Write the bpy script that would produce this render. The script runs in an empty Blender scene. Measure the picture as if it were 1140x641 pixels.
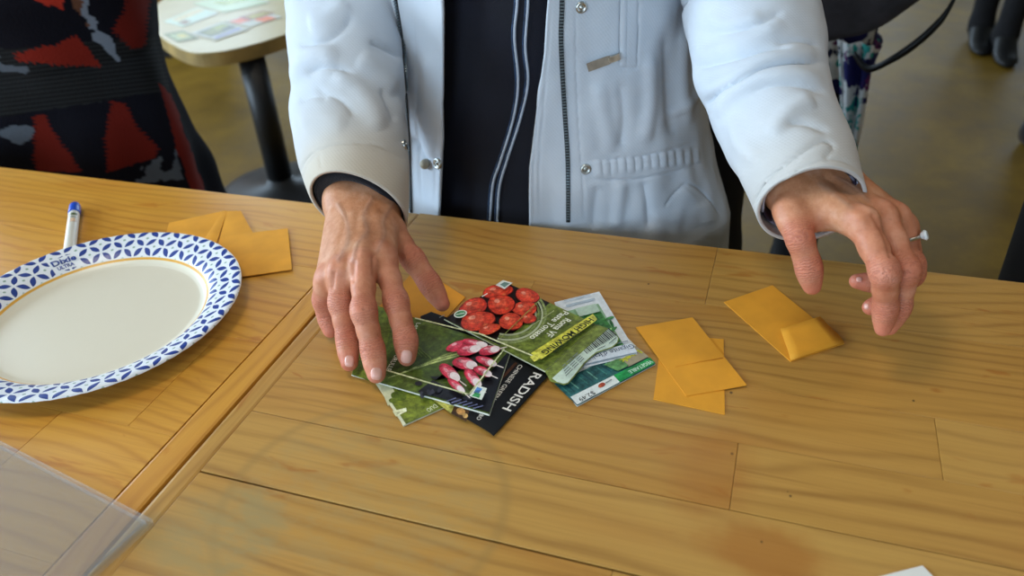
import bpy, bmesh, math, random
import numpy as np
from mathutils import Vector, Matrix
from mathutils.bvhtree import BVHTree
random.seed(7); rng = np.random.default_rng(7)
SC = bpy.context.scene; COL = SC.collection
PI = math.pi
T = 0.75                       # table top height
# ---------------------------------------------------------------- camera
CAM = np.array([0, 0, 1.17]); F = 887.0; CX, CY = 570.0, 320.5
R = np.array([[0.94783393, -0.13253333, 0.28990645], [0.31392207, 0.54601922, -0.77673416], [-0.05535133, 0.82722302, 0.55914068]])
cd = bpy.data.cameras.new('camera'); co = bpy.data.objects.new('camera', cd); COL.objects.link(co)
M4 = Matrix.Identity(4)
for i in range(3):
    for j in range(3): M4[i][j] = R[i][j]
    M4[i][3] = CAM[i]
co.matrix_world = M4
cd.sensor_width = 36; cd.lens = F / 1140 * 36; cd.clip_start = .02; cd.clip_end = 60
cd.dof.use_dof = True; cd.dof.focus_distance = .68; cd.dof.aperture_fstop = 6.0
SC.camera = co
def ray(px, py):
    v = R @ np.array([px - CX, -(py - CY), -F]); return v / np.linalg.norm(v)
def onz(px, py, z):
    r = ray(px, py); return CAM + r * ((z - CAM[2]) / r[2])
def ony(px, py, y):
    r = ray(px, py); return CAM + r * (y / r[1])
def proj(V):
    q = (np.asarray(V) - CAM) @ R
    return np.stack([CX + F * q[..., 0] / -q[..., 2], CY - F * q[..., 1] / -q[..., 2]], -1)
# ---------------------------------------------------------------- node expressions
class X:
    def __init__(s, nt, sock): s.nt = nt; s.s = sock
    def m(s, op, *a):
        n = s.nt.nodes.new('ShaderNodeMath'); n.operation = op
        for i, v in enumerate((s,) + a):
            if isinstance(v, X): s.nt.links.new(v.s, n.inputs[i])
            else: n.inputs[i].default_value = v
        return X(s.nt, n.outputs[0])
    def __add__(s, o): return s.m('ADD', o)
    def __sub__(s, o): return s.m('SUBTRACT', o)
    def __mul__(s, o): return s.m('MULTIPLY', o)
    __radd__ = __add__; __rmul__ = __mul__
    def __truediv__(s, o): return s.m('DIVIDE', o)
    def lt(s, o): return s.m('LESS_THAN', o)
    def gt(s, o): return s.m('GREATER_THAN', o)
    def abs(s): return s.m('ABSOLUTE')
    def fr(s): return s.m('FRACT')
    def sin(s): return s.m('SINE')
    def max(s, o): return s.m('MAXIMUM', o)
    def min(s, o): return s.m('MINIMUM', o)
    def step(s, a, b):
        n = s.nt.nodes.new('ShaderNodeMapRange'); n.interpolation_type = 'SMOOTHSTEP'
        s.nt.links.new(s.s, n.inputs[0]); n.inputs[1].default_value = a; n.inputs[2].default_value = b
        return X(s.nt, n.outputs[0])
def srgb(h):
    if isinstance(h, str): h = [int(h[i:i + 2], 16) / 255 for i in (0, 2, 4)]
    return tuple((c / 12.92 if c <= .04045 else ((c + .055) / 1.055) ** 2.4) for c in h) + (1,)
class Mat:
    def __init__(s, name, col='888888', rough=.6, spec=.5, metal=0):
        s.m = bpy.data.materials.new(name); s.m.use_nodes = True; s.nt = s.m.node_tree
        s.b = s.nt.nodes['Principled BSDF']; s.set(col, rough, spec, metal)
    def set(s, col, rough, spec, metal):
        s.b.inputs['Base Color'].default_value = srgb(col); s.b.inputs['Roughness'].default_value = rough
        s.b.inputs['Specular IOR Level'].default_value = spec; s.b.inputs['Metallic'].default_value = metal
    def n(s, t, **k):
        n = s.nt.nodes.new(t)
        for a, v in k.items(): setattr(n, a, v)
        return n
    def L(s, a, b): s.nt.links.new(a.s if isinstance(a, X) else a, b)
    def coord(s, out='Object'):
        return s.n('ShaderNodeTexCoord').outputs[out]
    def mapping(s, vec, scale=(1, 1, 1), loc=(0, 0, 0), rot=(0, 0, 0)):
        n = s.n('ShaderNodeMapping'); s.L(vec, n.inputs[0]); n.inputs['Scale'].default_value = scale
        n.inputs['Location'].default_value = loc; n.inputs['Rotation'].default_value = rot
        return n.outputs[0]
    def noise(s, vec, scale, detail=3, rough=.5, dist=0, col=False):
        n = s.n('ShaderNodeTexNoise'); s.L(vec, n.inputs['Vector']); n.inputs['Scale'].default_value = scale
        n.inputs['Detail'].default_value = detail; n.inputs['Roughness'].default_value = rough; n.inputs['Distortion'].default_value = dist
        return n.outputs[1] if col else X(s.nt, n.outputs[0])
    def sep(s, vec):
        n = s.n('ShaderNodeSeparateXYZ'); s.L(vec, n.inputs[0]); return [X(s.nt, o) for o in n.outputs]
    def comb(s, *a):
        n = s.n('ShaderNodeCombineXYZ')
        for i, v in enumerate(a):
            if isinstance(v, X): s.L(v, n.inputs[i])
            else: n.inputs[i].default_value = v
        return n.outputs[0]
    def attr(s, name):
        n = s.n('ShaderNodeAttribute'); n.attribute_name = name; return n
    def mix(s, f, a, b, mode='MIX'):
        n = s.n('ShaderNodeMix'); n.data_type = 'RGBA'; n.blend_type = mode
        if isinstance(f, X): s.L(f, n.inputs[0])
        else: n.inputs[0].default_value = f
        for v, i in ((a, 6), (b, 7)):
            if isinstance(v, str): n.inputs[i].default_value = srgb(v)
            else: s.L(v, n.inputs[i])
        return n.outputs[2]
    def ramp(s, f, stops):
        n = s.n('ShaderNodeValToRGB'); s.L(f, n.inputs[0]); e = n.color_ramp.elements
        while len(e) < len(stops): e.new(.5)
        for el, (p, c) in zip(e, stops): el.position = p; el.color = srgb(c)
        return n.outputs[0]
    def col(s, c): s.L(c, s.b.inputs['Base Color'])
    def bump(s, h, strength=.3, dist=.001):
        n = s.n('ShaderNodeBump'); n.inputs['Strength'].default_value = strength; n.inputs['Distance'].default_value = dist
        s.L(h, n.inputs['Height']); s.L(n.outputs[0], s.b.inputs['Normal'])
_pm = {}
def flat(c, rough=.5, spec=.4, metal=0):
    k = (c, rough, spec, metal)
    if k not in _pm:
        a = Mat('print_' + c, c, rough, spec, metal); v = a.noise(a.coord(), 600, 2)
        g_ = a.noise(a.coord(), 190, 4, .7); hx = [int(c[i:i + 2], 16) for i in (0, 2, 4)]; am = (.30 if max(hx) - min(hx) > 40 else .06)
        a.col(a.ramp(g_, [(.32, ''.join('%02x' % int(v_ * (1 - am)) for v_ in hx)), (.5, c), (.68, ''.join('%02x' % int(min(255, v_ * (1 + am))) for v_ in hx))]))
        r = a.n('ShaderNodeMapRange'); a.L(v, r.inputs[0]); r.inputs[3].default_value = rough - .06; r.inputs[4].default_value = rough + .06
        a.L(r.outputs[0], a.b.inputs['Roughness']); _pm[k] = a.m
    return _pm[k]
# ---------------------------------------------------------------- mesh helpers
class MB:
    def __init__(s): s.v = []; s.f = []; s.mi = []; s.mats = []; s.sm = []
    def mat(s, m):
        if m not in s.mats: s.mats.append(m)
        return s.mats.index(m)
    def add(s, V, Fs, m, smooth=False):
        o = len(s.v); s.v.extend([tuple(map(float, p)) for p in V]); k = s.mat(m)
        for f in Fs: s.f.append(tuple(i + o for i in f)); s.mi.append(k); s.sm.append(smooth)
        return s
    def box(s, a, b, m, bev=0):
        a = np.minimum(a, b) if False else np.array(a, float); b = np.array(b, float)
        if bev:
            bm = bmesh.new(); bmesh.ops.create_cube(bm, size=1)
            for v in bm.verts: v.co = Vector([(a[i] + b[i]) / 2 + v.co[i] * (b[i] - a[i]) for i in range(3)])
            bmesh.ops.bevel(bm, geom=bm.edges[:], offset=bev, segments=2, affect='EDGES', profile=.6)
            bm.verts.index_update()
            s.add([v.co[:] for v in bm.verts], [[v.index for v in f.verts] for f in bm.faces], m); bm.free(); return s
        V = [(x, y, z) for x in (a[0], b[0]) for y in (a[1], b[1]) for z in (a[2], b[2])]
        return s.add(V, [(0, 1, 3, 2), (4, 6, 7, 5), (0, 4, 5, 1), (2, 3, 7, 6), (0, 2, 6, 4), (1, 5, 7, 3)], m)
    def prism(s, P, z0, z1, m):          # polygon P (xy ccw) extruded
        n = len(P); V = [(p[0], p[1], z0) for p in P] + [(p[0], p[1], z1) for p in P]
        return s.add(V, [tuple(range(n))[::-1], tuple(range(n, 2 * n))] + [(i, (i + 1) % n, n + (i + 1) % n, n + i) for i in range(n)], m)
    def grid(s, G, m, closed=False, smooth=True, cap=False, flip=False):
        G = np.asarray(G); a, b = G.shape[:2]; Fs = []
        for i in range(a - 1):
            for j in range(b if closed else b - 1):
                k = (j + 1) % b; q = (i * b + j, i * b + k, (i + 1) * b + k, (i + 1) * b + j)
                Fs.append(q[::-1] if flip else q)
        if cap: Fs += [tuple(range(b))[::-1] if not flip else tuple(range(b)), tuple((a - 1) * b + j for j in range(b)) if not flip else tuple((a - 1) * b + j for j in range(b))[::-1]]
        return s.add(G.reshape(-1, 3), Fs, m, smooth)
    def tube(s, P, r, m, n=8, cap=True):
        P = [np.array(p, float) for p in P]; r = r if hasattr(r, '__len__') else [r] * len(P)
        return s.grid(rings(P, [(q, q) for q in r], n), m, closed=True, cap=cap)
    def build(s, name, parent=None, bevel=None, solid=None, sub=0):
        me = bpy.data.meshes.new(name); me.from_pydata(s.v, [], s.f)
        for m in s.mats: me.materials.append(m)
        me.polygons.foreach_set('material_index', s.mi); me.polygons.foreach_set('use_smooth', s.sm)
        me.validate(); me.update()
        o = bpy.data.objects.new(name, me); COL.objects.link(o)
        if parent: o.parent = parent
        if solid:
            d = o.modifiers.new('s', 'SOLIDIFY'); d.thickness = solid; d.offset = -1
        if bevel:
            d = o.modifiers.new('b', 'BEVEL'); d.width = bevel; d.segments = 2; d.limit_method = 'ANGLE'
        if sub:
            d = o.modifiers.new('u', 'SUBSURF'); d.levels = d.render_levels = sub
        return o
def rings(P, ab, n=32, up=(0, 0, 1), nrm=None):
    """rings of an elliptic tube along points P; ab = (radius across, radius along up)"""
    P = np.array(P, float); out = []
    tan = np.gradient(P, axis=0)
    for i in range(len(P)):
        t = tan[i] if nrm is None or nrm[i] is None else np.array(nrm[i], float); t = t / np.linalg.norm(t)
        u = np.array(up, float)
        if abs(u @ t) > .97: u = np.array([0, 1, 0.])
        s_ = np.cross(t, u); s_ /= np.linalg.norm(s_); w = np.cross(s_, t)
        th = np.arange(n) * 2 * PI / n
        out.append(P[i] + np.outer(np.cos(th) * ab[i][0], s_) + np.outer(np.sin(th) * ab[i][1], w))
    return np.array(out)
def resample(P, n):
    """smooth (Catmull-Rom) interpolation of rows P to n rows"""
    P = np.array(P, float); m = len(P); out = []
    for k in range(n):
        t = k / (n - 1) * (m - 1); i = min(int(t), m - 2); u = t - i
        p0, p1, p2, p3 = P[max(i - 1, 0)], P[i], P[i + 1], P[min(i + 2, m - 1)]
        out.append(.5 * ((2 * p1) + (-p0 + p2) * u + (2 * p0 - 5 * p1 + 4 * p2 - p3) * u * u + (-p0 + 3 * p1 - 3 * p2 + p3) * u ** 3))
    return np.array(out)
def tag(o, label=None, cat=None, group=None, kind=None):
    if label: o['label'] = label
    if cat: o['category'] = cat
    if group: o['group'] = group
    if kind: o['kind'] = kind
    return o
def empty(name, loc, rz=0):
    o = bpy.data.objects.new(name, None); COL.objects.link(o); o.location = loc; o.rotation_euler = (0, 0, rz); o.empty_display_size = .05
    return o
def adopt(root, *obs):      # parts modelled in world space: keep them in place under their root
    L = Vector(root.location)
    for o in obs:
        o.parent = root
        if o.type == 'MESH': o.data.transform(Matrix.Translation(-L))
def bvh_of(o):
    dg = bpy.context.evaluated_depsgraph_get(); dg.update(); e = o.evaluated_get(dg); me = e.to_mesh()
    V = [o.matrix_world @ v.co for v in me.vertices]; Fs = [tuple(p.vertices) for p in me.polygons]
    b = BVHTree.FromPolygons(V, Fs); e.to_mesh_clear(); return b
def cast(b, px, py, off=0):
    r = Vector(ray(px, py)); h = b.ray_cast(Vector(CAM), r)
    if h[0] is None: return None, None
    n = h[1]
    if n.dot(r) > 0: n = -n
    return np.array(h[0] + n * off), np.array(n)
def seg_d(Q, A, B):
    d = B - A; t = np.clip(((Q - A) @ d) / max(d @ d, 1e-9), 0, 1); v = Q - (A + t[:, None] * d)
    return np.sqrt((v ** 2).sum(1)), t
def normals_grid(G, closed):
    du = np.gradient(G, axis=0)
    if closed:
        dv = np.roll(G, -1, 1) - np.roll(G, 1, 1)
    else: dv = np.gradient(G, axis=1)
    n = np.cross(du, dv); n /= np.linalg.norm(n, axis=2, keepdims=True) + 1e-12; return n
def sculpt(G, strokes, closed=True, sign=1):
    """folds pressed into a cloth grid: stroke = (points, width px, height m)"""
    N = normals_grid(G, closed) * sign; V = G.reshape(-1, 3); NN = N.reshape(-1, 3)
    q = proj(V); view = V - CAM; view /= np.linalg.norm(view, axis=1, keepdims=True)
    face = np.clip(-(NN * view).sum(1) * 2.2, 0, 1); D = np.zeros(len(V))
    for st in strokes:
        pts, w, h = st[:3]; pts = resample(pts, max(3, 3 * len(pts))) if len(pts) > 2 else np.array(pts, float)
        best = np.full(len(V), 1e9); along = np.zeros(len(V)); n = len(pts) - 1
        for i in range(n):
            d, t = seg_d(q, pts[i], pts[i + 1]); m_ = d < best; best[m_] = d[m_]; along[m_] = (i + t[m_]) / n
        tp = np.clip(np.minimum(along, 1 - along) * 5 + .15, 0, 1) if len(st) < 4 else 1
        D += h * np.exp(-(best / w) ** 2) * tp
    return (V + NN * (D * face)[:, None]).reshape(G.shape)
# value noise in numpy for cloth
_tab = rng.random((32, 32, 32))
def vnoise(V, s):
    p = V * s; i = np.floor(p).astype(int); f = p - i; f = f * f * (3 - 2 * f); r = 0
    for a in (0, 1):
        for b in (0, 1):
            for c in (0, 1):
                w = (f[..., 0] if a else 1 - f[..., 0]) * (f[..., 1] if b else 1 - f[..., 1]) * (f[..., 2] if c else 1 - f[..., 2])
                r = r + w * _tab[(i[..., 0] + a) % 32, (i[..., 1] + b) % 32, (i[..., 2] + c) % 32]
    return r - .5
# ---------------------------------------------------------------- implicit surfaces
class SDF:
    def __init__(s, lo, hi, h):
        s.lo = np.array(lo, float); s.h = h; s.n = np.ceil((np.array(hi) - s.lo) / h).astype(int) + 1
        ax = [(s.lo[i] + h * np.arange(s.n[i])).astype(np.float32) for i in range(3)]
        s.ax = ax; s.D = np.full(s.n, .05, np.float32)
    def cone(s, a, b, ra, rb, k=.003, D=None, flat_=None):
        """tapered capsule; flat_ = (axis vector, factor) squashes it along an axis"""
        a = np.array(a, np.float32); b = np.array(b, np.float32); D = s.D if D is None else D
        mg = max(ra, rb) + 4 * k + 3 * s.h
        lo = np.maximum(((np.minimum(a, b) - mg - s.lo) / s.h).astype(int), 0); hi = np.minimum(((np.maximum(a, b) + mg - s.lo) / s.h).astype(int) + 2, s.n)
        if (hi <= lo).any(): return s
        x, y, z = np.meshgrid(*[s.ax[i][lo[i]:hi[i]] for i in range(3)], indexing='ij')
        d = b - a; L2 = float(d @ d) + 1e-12; px, py, pz = x - a[0], y - a[1], z - a[2]
        t = np.clip((px * d[0] + py * d[1] + pz * d[2]) / L2, 0, 1)
        qx, qy, qz = px - t * d[0], py - t * d[1], pz - t * d[2]
        if flat_ is not None:
            w = np.array(flat_[0], float); w /= np.linalg.norm(w); c = (qx * w[0] + qy * w[1] + qz * w[2]) * (flat_[1] - 1)
            qx, qy, qz = qx + c * w[0], qy + c * w[1], qz + c * w[2]
        e = np.sqrt(qx * qx + qy * qy + qz * qz) - (ra + (rb - ra) * t)
        sl = tuple(slice(lo[i], hi[i]) for i in range(3)); o = D[sl]
        hh = np.clip(.5 + .5 * (o - e) / k, 0, 1); D[sl] = o * (1 - hh) + e * hh - k * hh * (1 - hh)
        return s
    def chain(s, P, r, k=.003, D=None):
        for i in range(len(P) - 1): s.cone(P[i], P[i + 1], r[i], r[i + 1], k, D)
    def new(s): return np.full(s.n, .05, np.float32)
    def merge(s, D, k):
        o = s.D; hh = np.clip(.5 + .5 * (o - D) / k, 0, 1); s.D = o * (1 - hh) + D * hh - k * hh * (1 - hh)
    def mesh(s):
        D = s.D; ins = D < 0; n = s.n
        c = np.zeros(n - 1, np.int8)
        for a in (0, 1):
            for b in (0, 1):
                for e in (0, 1): c += ins[a:n[0] - 1 + a, b:n[1] - 1 + b, e:n[2] - 1 + e]
        cells = np.argwhere((c > 0) & (c < 8)); idx = -np.ones(n - 1, np.int64); idx[tuple(cells.T)] = np.arange(len(cells))
        acc = np.zeros((len(cells), 3)); cnt = np.zeros(len(cells))
        cor = [(a, b, e) for a in (0, 1) for b in (0, 1) for e in (0, 1)]
        for i, p in enumerate(cor):
            for q in cor[i + 1:]:
                if sum(abs(p[k] - q[k]) for k in range(3)) != 1: continue
                P = cells + p; Q = cells + q; dp = D[tuple(P.T)]; dq = D[tuple(Q.T)]; m_ = (dp < 0) != (dq < 0)
                t = np.where(m_, dp / np.where(m_, dp - dq, 1), 0)[:, None]; acc += np.where(m_[:, None], P + t * (Q - P), 0); cnt += m_
        V = s.lo + s.h * acc / cnt[:, None]; Fs = []
        for ax in range(3):
            sh = [0, 0, 0]; sh[ax] = 1; u, v = [(1, 2), (2, 0), (0, 1)][ax]
            A = ins[tuple(slice(0, n[k] - sh[k]) for k in range(3))]; B = ins[tuple(slice(sh[k], n[k]) for k in range(3))]
            E = np.argwhere(A != B); E = E[(E[:, u] > 0) & (E[:, v] > 0) & (E[:, u] < n[u] - 1) & (E[:, v] < n[v] - 1)]
            du = np.zeros(3, int); du[u] = 1; dv = np.zeros(3, int); dv[v] = 1
            q = np.stack([idx[tuple((E - du - dv).T)], idx[tuple((E - dv).T)], idx[tuple(E.T)], idx[tuple((E - du).T)]], 1)
            fl = ~A[tuple(E.T)]; q[fl] = q[fl][:, ::-1]; Fs.append(q)
        return V, np.concatenate(Fs)
def mesh_obj(name, V, Fs, mats, parent=None, smooth=True):
    me = bpy.data.meshes.new(name); me.from_pydata(V.tolist(), [], Fs.tolist()); me.polygons.foreach_set('use_smooth', [smooth] * len(me.polygons))
    for m in mats: me.materials.append(m)
    me.update(); o = bpy.data.objects.new(name, me); COL.objects.link(o); o.parent = parent; return o
def fattr(o, name, vals):
    a = o.data.attributes.new(name, 'FLOAT', 'POINT'); a.data.foreach_set('value', np.asarray(vals, np.float32))
def cattr(o, name, vals):
    a = o.data.attributes.new(name, 'FLOAT_COLOR', 'POINT'); v = np.ones((len(vals), 4), np.float32); v[:, :3] = vals; a.data.foreach_set('color', v.ravel())

LB, LL, LFILL, LC, EXPO = (80, 60, 30), (235, 100, 90), (100, 30), 12, 0.05     # daylight through back, left and added front windows, added fill lamps, exposure
# ---------------------------------------------------------------- materials
def wood(name, base, dark, pale, blot, worn=False, rough=.36):
    a = Mat(name, base, rough, .5); g = a.attr('grain').outputs[1]; x, y, z = a.sep(g)
    big = a.noise(a.comb(x * 2.6, y * 9, z * 37), 1, 3, .55, .3)
    warp = a.noise(a.comb(x * 2.1, y * 4, z * 11), 1, 2, .5, .15)
    ph = y * 430 + warp * 62 + big * 12
    ring = (ph.sin() * .5 + .5).m('POWER', 3.5)
    fine = a.noise(a.comb(x * 9, y * 420, z * 5), 1, 3, .6)
    mid = a.noise(a.comb(x * 5, y * 60, z * 9), 1, 3, .6)
    c = a.mix(z.m('MULTIPLY', 7.31).fr() * .35, base, pale)
    c = a.mix(ring * (mid.step(.25, .7) * .42 + .10), c, dark)
    c = a.mix((fine.step(.35, .75)) * .2, c, dark)
    stq = a.noise(a.comb(x * 4, y * 160, z * 13), 1, 2, .5, .2).step(.6, .74); c = a.mix(stq * .35, c, dark)
    soft = a.noise(a.comb(x * 5, y * 16, z * 17), 1, 2, .5, .5).step(.45, .7); c = a.mix(soft * .26, c, blot)
    bl = a.noise(a.comb(x * 15, y * 48, z * 23), 1, 3, .6, .5).step(.62, .70)
    c = a.mix(bl * .6, c, blot)
    pl = a.noise(a.comb(x * 3, y * 14, z * 3 + 5), 1, 2).step(.5, .75)
    c = a.mix(pl * .4, c, pale)
    if worn:   # a pale ring left by a hot pot and rubbed grey patches of finish
        ox, oy, oz = a.sep(a.coord())
        def disc(cx_, cy_, r_, s_, wob=.012, asp=1.0):
            dx = ox - (cx_ - .43475); dy = (oy - (cy_ - .275)) * asp; w_ = a.noise(a.comb(ox, oy, 0.3), 22, 3)
            return (dx * dx + dy * dy).m('SQRT') + (w_ - .5) * wob, r_, s_
        d, r_, s_ = disc(-.235, .31, .098, 0, .004)
        rim = ((d - r_).abs()).step(.007, .0)
        ins = d.step(.1, .085)
        spk = a.noise(a.comb(ox * 25, oy * 60, 1.), 1, 4, .7).step(.4, .62)
        c = a.mix(rim * .5, c, '9c7a40'); c = a.mix(ins * spk * .34, c, 'a68e5a')
        d2, _, _ = disc(-.318, .262, .05, 0, .05, 1.2)
        c = a.mix(d2.step(.06, .035) * (spk * .5 + .4) * .75, c, '9a885a')
        d3, _, _ = disc(.03, .345, .03, 0, .06, 1.6)
        c = a.mix(d3.step(.045, .02) * .55, c, blot)
        for px_, py_, r_ in ((814, 437, .0016), (1017, 446, .0012), (877, 547, .0010), (880, 552, .0016), (815, 505, .0022), (848, 603, .0016), (722, 316, .0016)):
            q_ = onz(px_, py_, T); dp, _, _ = disc(q_[0], q_[1], 0, 0, .003, .8); c = a.mix(dp.step(r_ * .8, r_ * .35) * .75, c, '241609')
        d4, _, _ = disc(-.01, .40, .02, 0, .04, .7)
        c = a.mix(d4.step(.04, .01) * .4, c, blot)
    a.col(c); rr = a.n('ShaderNodeMapRange'); a.L(mid, rr.inputs[0]); rr.inputs[3].default_value = rough - .06; rr.inputs[4].default_value = rough + .12
    a.L(rr.outputs[0], a.b.inputs['Roughness']); a.bump(fine * .5 + ring * .5, .25, .0004)
    return a.m
M = {}
M['woodR'] = wood('worn_pine', 'b98a3f', '80531c', 'c29a52', 'a05e18', True, .38)
M['woodL'] = wood('amber_pine', 'cf9434', 'a05f18', 'daa74e', 'b3681a', False, .34)
M['woodC'] = wood('cabinet_wood', 'b9803a', '8f5d26', 'c08f50', 'a05f1e', False, .5)
def floor_mat():
    a = Mat('polished_concrete', '6b5a30', .42, .16); c = a.coord()
    n1 = a.noise(c, 1.6, 5, .6, .6); n2 = a.noise(c, 9, 4, .6); n3 = a.noise(c, 60, 3)
    q = a.ramp(n1 * .6 + n2 * .3 + n3 * .1, [(.3, '4e3a0c'), (.48, '6a5014'), (.6, '7c601c'), (.72, '6c4512')])
    a.col(q); a.L((n2 * .2 + .42), a.b.inputs['Roughness']); a.bump(n3, .05, .002); return a.m
def plain(name, col, rough=.7, var=.12, scale=8, bump=0, spec=.4, metal=0, dark=None):
    a = Mat(name, col, rough, spec, metal); c = a.coord(); n = a.noise(c, scale, 4)
    rgb = [int(col[i:i + 2], 16) for i in (0, 2, 4)]
    lo = ''.join('%02x' % int(max(0, v * (1 - var))) for v in rgb); hi = ''.join('%02x' % int(min(255, v * (1 + var))) for v in rgb)
    a.col(a.ramp(n, [(.3, dark or lo), (.7, hi)]))
    if bump: a.bump(a.noise(c, scale * 30, 3), bump, .001)
    return a.m
M['floor'] = floor_mat(); M['wall'] = plain('painted_wall', '7d7058', .9, .04, 3); M['ceil'] = plain('ceiling_paint', '9a9486', .95, .03)
M['black'] = plain('black_steel', '101012', .45, .2, 20, .1); M['blackcloth'] = plain('black_cloth', '0c0b0f', .9, .3, 30, .3)
M['white'] = plain('white_frame', 'd8d8d4', .5, .03)
def cloth(name, col, col2, rough=.85, weave=1400, w=.25, warm_bounce=None):
    a = Mat(name, col, rough, .25); c = a.coord(); x, y, z = a.sep(c)
    n = a.noise(c, 14, 4); k = a.mix(n.step(.3, .7) * .7, col, col2)
    if warm_bounce:
        s_ = a.attr('warm_bounce').outputs[2]; k = a.mix(X(a.nt, s_), k, warm_bounce)  # tint imitating warm bounce light, weighted per vertex
    a.col(k); t = (x * weave).sin() * (z * weave + y * weave).sin(); a.bump(t * .5 + a.noise(c, 260, 3) * .8, w, .0005)
    a.b.inputs['Sheen Weight'].default_value = .1
    return a.m
M['jacket'] = cloth('jacket_cloth', 'bcc5d0', 'c9d0d9', .86, 1500, .22, 'b9a88c')
M['jackin'] = cloth('jacket_facing', '7d9aa6', '8aa5ae', .8); M['lining'] = None
M['navy'] = cloth('navy_knit', '090b17', '0d1020', .75, 2200, .2); M['knit'] = cloth('black_rib_knit', '0b0b12', '12121a', .85, 1800, .4)
M['trouser'] = cloth('dark_trouser_cloth', '14141c', '1a1a22', .9); M['hair'] = plain('grey_brown_hair', '6a5a4c', .6, .3, 60, .5)
def lining():
    a = Mat('plaid_lining', '3a3340', .8, .2); x, y, z = a.sep(a.coord())
    s1 = ((x + y * .3) * 55).fr().step(.72, .8); s2 = ((z - y * .4) * 45).fr().step(.7, .78)
    a.col(a.mix(s1 * .8, a.mix(s2 * .5, '2b2533', '8b8fa6'), 'c5cbe0')); return a.m
M['lining'] = lining()
def skin():
    a = Mat('skin', 'c08a6c', .5, .4); c = a.coord(); bl = X(a.nt, a.attr('blush').outputs[2]); wr = X(a.nt, a.attr('wrinkle').outputs[2]); ax = X(a.nt, a.attr('axial').outputs[2]); ve = X(a.nt, a.attr('vein').outputs[2])
    n1 = a.noise(c, 55, 4, .65); n2 = a.noise(c, 240, 3, .6); n3 = a.noise(c, 620, 3, .6)
    k = a.ramp(n1, [(.3, 'a66c48'), (.5, 'bb815d'), (.7, 'cb997a')])
    k = a.mix(bl * .85, k, 'd0705f'); k = a.mix(n2.step(.6, .74) * .35, k, '9c6046'); k = a.mix(ve * .38, k, '8f7468')
    w = (ax * 3000 + n2 * 16 + n1 * 8).sin() * .5 + .5
    k = a.mix(w.m('POWER', 4) * wr * .35, k, '8f4c3e')
    a.col(k); a.bump(n3 * .5 + n2 * .5 - w.m('POWER', 4) * wr * 1.1, .55, .0007)
    a.b.inputs['Subsurface Weight'].default_value = .12; a.b.inputs['Subsurface Radius'].default_value = (.012, .004, .002); a.b.inputs['Subsurface Scale'].default_value = .5
    return a.m
M['skin'] = skin(); M['nail'] = plain('fingernail', 'd9a596', .28, .06, 90, 0, .5)
M['gold'] = plain('manila_paper', 'e09c2e', .7, .04, 35, .12, .3); M['gold2'] = plain('manila_paper_deep', 'd68f24', .7, .04, 35, .12, .3)
M['zip'] = flat('15181d', .4); M['zipteeth'] = flat('6a7a82', .3, .5, .3); M['metal'] = plain('snap_metal', 'b9bcb8', .28, .1, 90, 0, .5, 1)
M['pull'] = plain('grey_pull_tape', '8e8274', .8, .1, 90, .3); M['stripe'] = flat('aeb8c6', .35, .5)
M['thread'] = flat('b7bcc4', .8)
def clear():
    a = Mat('clear_acrylic', 'e8eef2', .12, .5); nt = a.nt; t = nt.nodes.new('ShaderNodeBsdfTransparent'); t.inputs[0].default_value = (.97, .98, .98, 1)
    lw = nt.nodes.new('ShaderNodeLayerWeight'); lw.inputs[0].default_value = .5; m1 = X(nt, lw.outputs['Facing']).m('POWER', 4.5) * .9 + .06  # even white share paints in the hazy reflection of the ceiling
    mx = nt.nodes.new('ShaderNodeMixShader'); nt.links.new(m1.s, mx.inputs[0]); nt.links.new(t.outputs[0], mx.inputs[1]); nt.links.new(a.b.outputs[0], mx.inputs[2]); nt.links.new(mx.outputs[0], nt.nodes['Material Output'].inputs[0]); return a.m
M['acrylic'] = clear()

# ---------------------------------------------------------------- the room
def struct(name, mb): return tag(mb.build(name), kind='structure')
X0, X1, Y0, Y1, H = -4.2, 4.6, -3.2, 7.2, 3.1
struct('floor', MB().box((X0, Y0, -.1), (X1, Y1, 0), M['floor'])); struct('ceiling', MB().box((X0, Y0, H), (X1, Y1, H + .1), M['ceil']))
def wall(name, ax, pos, a0, a1, wins, out):
    mb = MB(); us = [a0] + [u for w in wins for u in w[:2]] + [a1]
    def b(u0, u1, z0, z1):
        if ax == 'y': mb.box((u0, min(pos, pos + out), z0), (u1, max(pos, pos + out), z1), M['wall'])
        else: mb.box((min(pos, pos + out), u0, z0), (max(pos, pos + out), u1, z1), M['wall'])
    for i in range(0, len(us), 2): b(us[i], us[i + 1], 0, H)
    for u0, u1, z0, z1 in wins: b(u0, u1, 0, z0); b(u0, u1, z1, H)
    struct(name, mb)
WB = [(-3.4, -1.5, .8, 2.7), (-1.1, .9, .8, 2.7), (1.3, 3.3, .8, 2.7)]; WL = [(-1.6, .6, .7, 2.7), (1.0, 3.2, .7, 2.7), (3.6, 5.8, .7, 2.7)]; WFILL = [(-2.4, -.2, .9, 2.7), (.6, 2.6, .9, 2.7)]  # front-wall windows are unseen, added to brighten the jacket front
wall('wall_back', 'y', Y1, X0, X1, WB, .15); wall('wall_left', 'x', X0, Y0, Y1, WL, -.15); wall('wall_right', 'x', X1, Y0, Y1, [], .15); wall('wall_front', 'y', Y0, X0, X1, WFILL, -.15)
wn = 0
def area(name, loc, rot, sx, sy, power, col):
    l = bpy.data.lights.new(name, 'AREA'); l.shape = 'RECTANGLE'; l.size = sx; l.size_y = sy; l.energy = power; l.color = col
    o = bpy.data.objects.new(name, l); COL.objects.link(o); o.location = loc; o.rotation_euler = rot; return o
DAY = (.64, .83, 1.0)
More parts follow.
